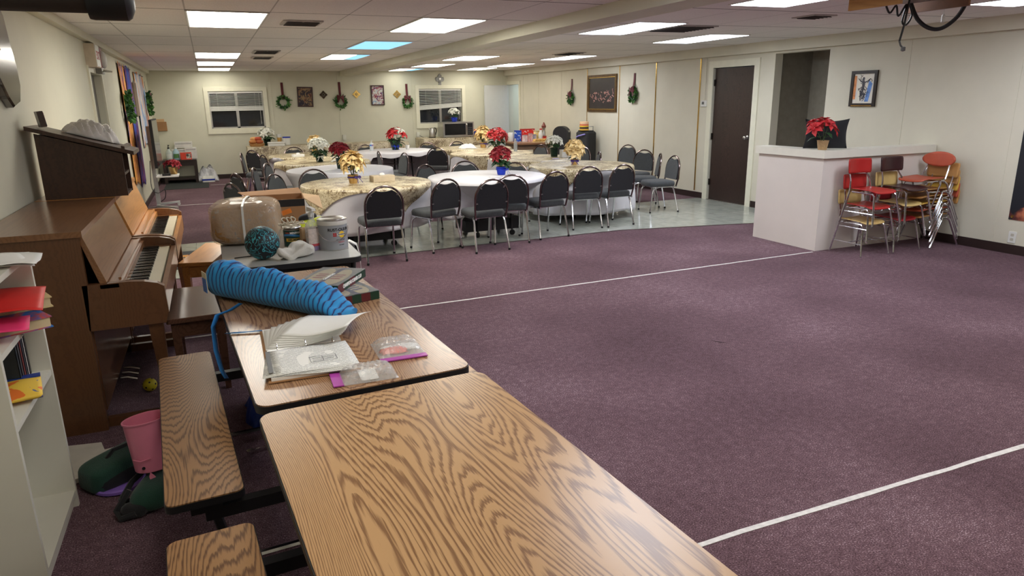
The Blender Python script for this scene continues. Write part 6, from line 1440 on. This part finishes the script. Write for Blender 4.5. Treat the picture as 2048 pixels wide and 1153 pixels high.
# ---------------------------------------------------------------- stacked school chairs
def school_chair(label, shell, kind='a', oval=False, first=None):
    t = thing('school_chair', label, 'chair', (0, 0, 0), 0, 'stacked school chairs')
    SW = .322 if kind == 'a' else .335; y0, y1 = (-.17, .18) if kind == 'a' else (-.07, .33); yc = (y0+y1)/2
    def seat(u, v):
        x = (u-.5)*SW; y = y0+(y1-y0)*v; k = 1-.10*(1-v) if kind == 'a' else 1-.12*v
        c = min(u, 1-u, v, 1-v); r = .14
        if min(u, 1-u) < r and min(v, 1-v) < r:
            pu, pv = min(u, 1-u), min(v, 1-v); dd = math.hypot(r-pu, r-pv)
            if dd > r:
                s = r/dd; x = math.copysign(.5-(r-(r-pu)*s), u-.5)*SW; yy = r-(r-pv)*s; y = y0+(y1-y0)*(yy if v < .5 else 1-yy)
        return (x*k, y, .355+.012*((2*u-1)**2)-.018*max(0, v-.75)*4*max(0, v-.75)*4+.006*(1-v))
    MB().grid(seat, 14, 14).build('seat', shell, t, solid=.010, ang=60)
    bz, bh, bw, by = (.598, .078, .168, -.185) if kind == 'a' else (.555, .082, .185, -.165)
    pl = [(bw*cos(2*PI*i/28), bh*sin(2*PI*i/28)) for i in range(28)] if oval else rrect(2*bw, 2*bh, .035, 5)
    n = len(pl); bend = lambda x: .030*(1-(x/bw)**2)
    vs = []
    rows = 7
    def bk(u, v):
        # map the unit square onto the outline
        a = 2*u-1; b = 2*v-1
        if oval: x = bw*a*math.sqrt(max(0, 1-b*b/2)); z = bh*b*math.sqrt(max(0, 1-a*a/2))
        else:
            e = .30; x = bw*a*(1-.5*e*max(0, abs(b)-.6)**2*2.2); z = bh*b*(1-.5*e*max(0, abs(a)-.8)**2*5)
        return (x, by-bend(x)-.10*(z), bz+z)
    MB().grid(bk, 14, 8).build('backrest', shell, t, solid=.011, ang=60)
    for sx in (-1, 1):
        if kind == 'a':
            MB().tube([(sx*.199, -.205, .012), (sx*.170, -.16, .25), (sx*.157, -.150, .36), (sx*.146, -.165, .45), (sx*.118, -.213, .54), (sx*.110, -.232, .63)], .0095, 8).lathe([(.0125, 0), (.0115, .014), (.008, .016)], 8, (sx*.199, -.205, 0)).build('leg', 'chrome', t)
            MB().tube([(sx*.203, .215, .012), (sx*.172, .175, .24), (sx*.160, .16, .315), (sx*.152, .135, .336), (sx*.145, .02, .336), (sx*.145, -.13, .336)], .0095, 8).lathe([(.0125, 0), (.0115, .014), (.008, .016)], 8, (sx*.203, .215, 0)).build('leg', 'chrome', t)
        else:
            MB().tube([(sx*.205, .225, .012), (sx*.196, .08, .30), (sx*.180, .055, .330), (sx*.150, .02, .335)], .0105, 8).lathe([(.0125, 0), (.0115, .014), (.008, .016)], 8, (sx*.205, .225, 0)).build('leg', 'chrome', t)
            MB().tube([(sx*.205, -.225, .012), (sx*.196, -.05, .30), (sx*.180, -.02, .330), (sx*.150, .02, .335)], .0105, 8).lathe([(.0125, 0), (.0115, .014), (.008, .016)], 8, (sx*.205, -.225, 0)).build('leg', 'chrome', t)
            MB().tube([(sx*.145, .25, .335), (sx*.145, -.02, .335), (sx*.14, -.10, .345), (sx*.125, -.165, .45), (sx*.12, -.206, .58)], .0095, 8).build('back_post', 'chrome', t)
    mb = MB()
    if kind == 'a':
        for sx in (-1, 1): mb.tube([(sx*.184, -.185, .13), (sx*.186, .195, .13)], .005, 6)
        mb.tube([(-.184, .0, .13), (.184, .0, .13)], .005, 6); MB().tube([(-.145, -.13, .336), (.145, -.13, .336)], .008, 6).build('cross_bar', 'chrome', t)
    else: mb.tube([(-.15, .02, .335), (.15, .02, .335)], .008, 6)
    mb.build('stretcher', 'chrome', t)
    return t
sh_red = mat('shell_red', (172, 36, 34), .35, var=.06); sh_cream = mat('shell_cream', (206, 176, 112), .4, var=.06); sh_brown = mat('shell_brown', (56, 30, 32), .35, var=.06)
sh_orange = mat('shell_orange', (184, 84, 58), .4, var=.06); sh_tan = mat('shell_tan', (190, 140, 80), .4, var=.06); sh_yel = mat('shell_yellow', (216, 172, 70), .4, var=.06); sh_dred = mat('shell_crimson', (142, 28, 34), .35, var=.06)
DZC = .168
for k, (sh, lab) in enumerate(((sh_cream, 'cream school chair at the bottom of the stack nearest the partition corner'), (sh_red, 'red school chair in the middle of the stack nearest the partition corner'), (sh_red, 'red school chair on top of the stack nearest the partition corner'))):
    c = school_chair(lab, sh); c.location = (6.42+.001*k, 5.368-.045*k, DZC*k+.0005); c.rotation_euler.z = PI+.008*(k-1)
for k, (sh, lab) in enumerate(((sh_dred, 'crimson school chair at the bottom of the middle stack'), (sh_cream, 'cream school chair in the middle of the middle stack'), (sh_brown, 'dark brown school chair on top of the middle stack'))):
    c = school_chair(lab, sh); c.location = (6.90+.001*k, 5.368-.045*k, DZC*k+.0005); c.rotation_euler.z = PI-.008*(k-1)
for k, (sh, lab) in enumerate(((sh_tan, 'tan school chair at the bottom of the stack in the wall corner'), (sh_orange, 'dull orange school chair second from the bottom of the stack in the wall corner'), (sh_yel, 'yellow school chair third from the bottom of the stack in the wall corner'), (sh_tan, 'tan school chair in the wall corner stack, just above the yellow one'), (sh_tan, 'tan school chair in the wall corner stack, just below the orange oval backed one'), (sh_orange, 'orange oval backed school chair on top of the stack in the wall corner'))):
    c = school_chair(lab, sh, 'b', k == 5); c.location = (7.48-(.06 if k == 5 else .0)-.016*k, 5.345, .073*k+(.045 if k == 5 else 0)+.0005); c.rotation_euler.z = PI/2+.006*sin(k*2)+(.10 if k == 5 else 0)

# black cushion across the partition corner
t = thing('black_cushion', 'black pointed cushion leaning behind the red cloth poinsettia on the partition', 'cushion', (6.275, 5.835, 1.107), R(-35))
def cu(u, v):
    x = (u-.5)*.46; z = v*.29; e = max(0, 1-(2*u-1)**2)*max(0, 1-(2*v-1)**2)
    pk = .03*((2*u-1)**2)*(v)
    return (x*(1-.10*v*(1-v)*4*abs(2*u-1)), -.05*math.sqrt(e), z+pk)
mb = MB().grid(cu, 14, 10); mb.grid(lambda u, v: (cu(u, v)[0], -cu(u, v)[1], cu(u, v)[2]), 14, 10); mb.build('cushion_cover', 'blackc', t, ang=60)

# ---------------------------------------------------------------- wall decorations
def wreath(label, loc, rz, r=.15, bow=True, seed=1, strap=.30):
    r_ = random.Random(seed)
    t = thing('wreath', label, 'wreath', loc, rz, 'green wreaths on the walls')   # local -y faces the room
    mb = MB()
    for i in range(150):
        a = r_.uniform(0, 2*PI); rr = r*.68+r_.gauss(0, r*.13); c = Vector((rr*cos(a), -.03-r_.uniform(0, .04), rr*sin(a)))
        mt = T(c) @ Matrix.Rotation(-a+r_.uniform(-1.2, 1.2), 4, 'Y') @ Rz(r_.uniform(-.8, .8)) @ Rx(r_.uniform(-1, 1))
        petal(mb, mt, r*.40, r*.24, r*.05, 0 if r_.random() < .6 else 1)
    mb.v = [(x, min(y, -.006), z) for x, y, z in mb.v]
    mb.build('leaves', [mat('wreath_green', (78, 132, 58), .6, var=.3, scale=30), mat('wreath_dark', (44, 84, 44), .6, var=.3, scale=30)], t, smooth=False)
    MB().tube([(r*.68*cos(2*PI*i/24), -.025, r*.68*sin(2*PI*i/24)) for i in range(24)], .022, 6, closed=True).build('ring', MATS['wreath_dark'], t)
    MB().grid(lambda u, v: (-.028+.056*u, -.012-.05*(1-v)**3, r*.55+(strap+r*.3)*v), 3, 8).build('hanging_ribbon', 'velvet', t, solid=.003)
    if bow:
        mb = MB()
        for sx in (-1, 1):
            mb.grid(lambda u, v: (sx*(.085*sin(PI*u)), -.09-.02*cos(2*PI*u), r*.72+.035*(v-.5)*(1+sin(PI*u))+.03*sin(2*PI*u)), 10, 3)
            mb.grid(lambda u, v: (sx*(.02+.05*u)+.035*(v-.5), -.088, r*.72-.12*u), 5, 2)
        mb.blob((0, -.09, r*.72), (.025, .02, .025), 2, 10, 6); mb.build('bow', 'velvet', t, solid=.002)
    return t
wreath('small green wreath on a burgundy ribbon right of the desk side window', (1.69, WB, 1.70), 0, .155, False, 1, .32)
wreath('small green wreath with a burgundy bow between the two framed pictures of the end wall', (3.02, WB, 1.69), 0, .15, True, 2, .34)
wreath('small green wreath with a burgundy bow left of the window with the crooked blind', (4.68, WB, 1.67), 0, .14, True, 3, .32)
wreath('small green wreath on the panelled right wall left of the dark framed picture', (RW(14.16), 14.16, 1.70), SK-PI/2, .13, True, 4, .30)
wreath('small green wreath on the panelled right wall right of the dark framed picture', (RW(11.74), 11.74, 1.74), SK-PI/2, .14, True, 5, .28)
wreath('green wreath hanging over the orange banner on the left wall', (WL+.045, 11.85, 1.66), PI/2, .22, True, 6, .25)
wreath('green wreath hanging near the far corner on the left wall', (WL+.045, 16.0, 1.70), PI/2, .22, True, 7, .25)
def frame(label, loc, rz, w, h, art, fm, b=.03, inner=None, extra=None, tilt=0):
    t = thing('framed_picture', label, 'picture', loc, rz, 'framed pictures on the walls')
    t.rotation_euler = (0, tilt, rz)
    MB().box(-w/2, w/2, -.028, -.004, h/2-b, h/2).box(-w/2, w/2, -.028, -.004, -h/2, -h/2+b).box(-w/2, -w/2+b, -.028, -.004, -h/2+b, h/2-b).box(w/2-b, w/2, -.028, -.004, -h/2+b, h/2-b).build('frame', fm, t, smooth=False)
    if inner: MB().box(-w/2+b, w/2-b, -.024, -.004, h/2-b-.012, h/2-b).box(-w/2+b, w/2-b, -.024, -.004, -h/2+b, -h/2+b+.012).box(-w/2+b, -w/2+b+.012, -.024, -.004, -h/2+b+.012, h/2-b-.012).box(w/2-b-.012, w/2-b, -.024, -.004, -h/2+b+.012, h/2-b-.012).build('inner_frame', inner, t, smooth=False)
    MB().box(-w/2+b, w/2-b, -.014, -.006, -h/2+b, h/2-b).build('picture', art, t, smooth=False)
    if extra: extra(t, w, h)
    return t
fdark = mat('dark_frame', (62, 36, 32), .4); fblk = mat('black_frame', (36, 26, 22), .35)
def strokes(mname, col, seed, n, x0, x1, z0, z1, r=.004, wob_=.06):
    def ex(t, w, h):
        r_ = random.Random(seed); mb = MB()
        for k in range(n):
            p = Vector((r_.uniform(x0, x1)*w, -.016, r_.uniform(z0, z1)*h)); pts = [tuple(p)]
            for j in range(4): p = p+Vector((r_.uniform(-wob_, wob_)*w, 0, r_.uniform(-wob_, wob_)*h)); pts.append(tuple(p))
            mb.tube(pts, r, 5)
        mb.build('brush_stroke', mat(mname, col, .6), t)
    return ex
frame('framed picture with a dark blue and brown painting on the end wall', (2.20, WB, 1.82), 0, .36, .46, splotch('art_a', [(26, 28, 52), (50, 42, 56), (60, 48, 56), (166, 140, 100), (120, 50, 46), (40, 30, 40)], 12), fdark, .03, tilt=.03)
frame('framed picture with red and blue robes on a pale ground on the end wall', (3.94, WB, 1.84), 0, .33, .48, splotch('art_b', [(120, 150, 190), (196, 200, 204), (206, 206, 200), (140, 40, 56), (40, 56, 130), (206, 200, 180)], 12), fdark, .028)
frame('large framed picture, dark with pale line figures in a row, on the panelled right wall', (RW(12.90), 12.90, 1.785), SK-PI/2, 1.12, .74, mat('dark_print', (44, 36, 38), .4, var=.2, scale=5), mat('bronze_frame', (92, 66, 34), .4, .4, var=.3, scale=20), .05, 'brass', strokes('line_rose', (196, 150, 140), 5, 46, -.40, .40, -.22, .04, .005, .035))
frame('small dark framed sketch of a leaping figure on the right wall above the partition', (RW(6.65), 6.65, 1.752), SK-PI/2, .38, .44, splotch('art_c', [(224, 150, 110), (236, 228, 204), (234, 230, 220), (236, 230, 214), (226, 224, 220), (110, 150, 214)], 5, stretch=(1.6, 1, .5)), fblk, .04, None, None)
t = [o for o in bpy.data.objects if o.get('label', '').startswith('small dark framed sketch')][0]
fig = MB()
for pts, r in (([(-.01, 0, .10), (.0, 0, .06), (-.005, 0, .0), (-.02, 0, -.06)], [.018, .026, .022, .02]), ([(-.0, 0, .07), (-.045, 0, .09), (-.085, 0, .125)], [.012, .009, .006]), ([(.0, 0, .07), (.05, 0, .09), (.09, 0, .12)], [.012, .009, .006]), ([(-.02, 0, -.05), (.02, 0, -.085), (-.01, 0, -.13)], [.018, .014, .008]), ([(-.02, 0, -.05), (-.035, 0, -.10), (-.03, 0, -.15)], [.018, .012, .007])):
    fig.tube(pts, [q*.8 for q in r], 6)
fig.blob((-.008, 0, .122), (.016, .008, .02), 2, 10, 6); fig.v = [(x, -.0165+y*.12, z) for x, y, z in fig.v]; fig.build('sketched_figure', mat('ink_grey', (76, 76, 84), .7, var=.4, scale=60), t)
MB().box(-.145, -.11, -.0165, -.0155, -.13, .16).build('orange_wash', mat('wash_orange', (226, 150, 96), .7, var=.25, scale=25), t, smooth=False); MB().prism([(.03, -.16), (.085, -.16), (.125, .06), (.075, .10)], .0155, .0162, mt=Rx(PI/2)).build('blue_wash', mat('wash_blue', (110, 150, 214), .7, var=.25, scale=25), t, smooth=False)
strokes('ink_dark', (60, 60, 70), 9, 26, -.14, .14, -.30, .28, .003, .07)(t, .38, .44)
MB().box(-.15, .15, -.030, -.028, -.215, -.205).build('gilt_strip', 'brass', t, smooth=False)
# gold and dark diamond ornaments, silver cross
def ornament(label, x, z, m):
    t = thing('wall_ornament', label, 'ornament', (x, WB, z), 0, 'diamond ornaments on the end wall')
    mb = MB()
    for i in range(4):
        a = i*PI/2; q = T((.062*cos(a), -.012, .062*sin(a))) @ Ry(-a+PI/4); mb.merge(MB().box(-.026, .026, -.006, .006, -.026, .026), q)
        a += PI/4; mb.merge(MB().box(-.018, .018, -.005, .005, -.018, .018), T((.048*cos(a), -.012, .048*sin(a))) @ Ry(-a+PI/4))
    mb.lathe([(.001, 0), (.02, 0), (.016, .01), (.001, .012)], 10); mb.build('petal_cluster', m, t, smooth=False)
    MB().merge(MB().lathe([(.001, 0), (.02, 0), (.016, .010), (.001, .012)], 12), T((0, -.012, 0)) @ Rx(PI/2)).build('boss', m, t)
ornament('dark diamond shaped ornament on the end wall, beside the darker framed picture', 2.63, 1.865, mat('bronze_dark', (60, 46, 30), .4, .6))
ornament('gold diamond shaped ornament on the end wall, left of the paler framed picture', 3.42, 1.87, 'brass'); ornament('gold diamond shaped ornament on the end wall, right of the paler framed picture', 4.43, 1.86, 'brass')
t = thing('wall_cross', 'ornate silver cross on the end wall above the window with the crooked blind', 'cross', (5.56, WB, 2.17))
ol = [(-.035, -.17), (-.045, -.13), (-.03, -.06), (-.035, -.01), (-.10, .0), (-.115, .05), (-.10, .10), (-.045, .10), (-.05, .14), (0, .185), (.05, .14), (.045, .10), (.10, .10), (.115, .05), (.10, .0), (.035, -.01), (.03, -.06), (.045, -.13), (.035, -.17), (0, -.185)]
MB().prism(ol, .004, .022, mt=Rx(PI/2), bev=.008).build('cross_body', mat('pewter', (132, 132, 130), .4, .7, var=.3, scale=30, bump=.6, bscale=60), t, smooth=False)
MB().merge(MB().lathe([(.001, 0), (.035, 0), (.03, .01), (.001, .012)], 16), T((0, -.022, .05)) @ Rx(PI/2)).build('rosette', 'steel', t)
# thermostat, outlets
t = thing('thermostat', 'small white thermostat on the right wall beside the dark brown door frame', 'thermostat', (RW(9.70), 9.70, 1.575), SK-PI/2); MB().prism(rrect(.14, .105, .015), 0, .028, mt=Rx(PI/2), bev=.006).build('case', 'white', t, smooth=False); MB().box(-.035, .02, -.0295, -.028, -.015, .03).build('display', mat('display_grey', (90, 92, 90), .3), t, smooth=False)
def outlet(label, loc, rz, m, box=0):
    t = thing('wall_outlet', label, 'outlet', loc, rz, 'wall outlets'); d = .008+box
    MB().prism(rrect(.078, .122, .006), 0, d, mt=Rx(PI/2)).build('cover_plate', m, t, smooth=False)
    for s in (-1, 1): MB().prism(rrect(.034, .030, .008), 0, .0015, mt=T((0, -d, s*.024)) @ Rx(PI/2)).build('socket', mat('socket_'+str(m), (190, 186, 170), .5) if isinstance(m, str) else m, t, smooth=False)
outlet('white outlet low on the right wall under the dark poster', (RW(4.60), 4.60, .18), SK-PI/2, 'white')
outlet('ivory outlet low on the panelled wall behind the four chairs by the door', (RW(10.3), 10.3, .325), SK-PI/2, mat('ivory_plate', (214, 200, 158), .5))
outlet('surface mounted white outlet box on the end wall between the two middle windows', (3.05, WB, .85), 0, mat('plate_white', (220, 220, 208), .5), .05)
outlet('white outlet box with a plug on the end wall left of the kettle', (4.92, WB, .86), 0, MATS['plate_white'], .04)
struct('trim_21', MB().box(-.012, 0, 9.69, 9.71, 1.63, 2.30), 'wallr', smooth=False, **RWK)
o = MB().tube([(4.95, 17.60, .84), (5.0, 17.5, .80), (5.02, 17.3, .79), (5.04, 17.08, .812)], .005, 6, cr=5).build('power_cord', 'black'); tag(o, 'black power cord between the wall outlet and the kettle', 'cord')
# dark poster at the right edge
t = thing('wall_poster', 'dark poster with a metal eyelet cut by the right edge of the picture', 'poster', (RW(3.9), 3.9, 0), SK-PI/2)
m_, nt, b_, out_ = new_mat('poster_print'); b_.inputs['Roughness'].default_value = .5
sp = nt.nodes.new('ShaderNodeSeparateXYZ'); v_ = coords(nt); nt.links.new(v_, sp.inputs[0]); nz = N(nt, 'ShaderNodeTexNoise'); nz.inputs['Scale'].default_value = 6; nz.inputs['Detail'].default_value = 3; nt.links.new(v_, nz.inputs[0])
hh = math_n(nt, 'MULTIPLY', math_n(nt, 'LESS_THAN', math_n(nt, 'ADD', sp.outputs[2], math_n(nt, 'MULTIPLY', math_n(nt, 'ABSOLUTE', math_n(nt, 'ADD', sp.outputs[0], .2)), .35)), .66), nz.outputs[0])
nt.links.new(ramp(nt, hh, [(.0, lin((20, 24, 34))), (.42, lin((24, 26, 34))), (.52, lin((110, 50, 40))), (.66, lin((206, 126, 90)))]), b_.inputs['Base Color'])
MB().box(-.77, .77, -.006, -.002, .365, 2.0).build('printed_sheet', m_, t, smooth=False)
for x, z in ((-.735, .40), (.735, .40), (-.735, 1.965), (.735, 1.965)): MB().merge(MB().lathe([(.007, 0), (.016, 0), (.014, .004), (.007, .003)], 16), T((x, -.006, z)) @ Rx(PI/2)).build('eyelet', 'brass', t)
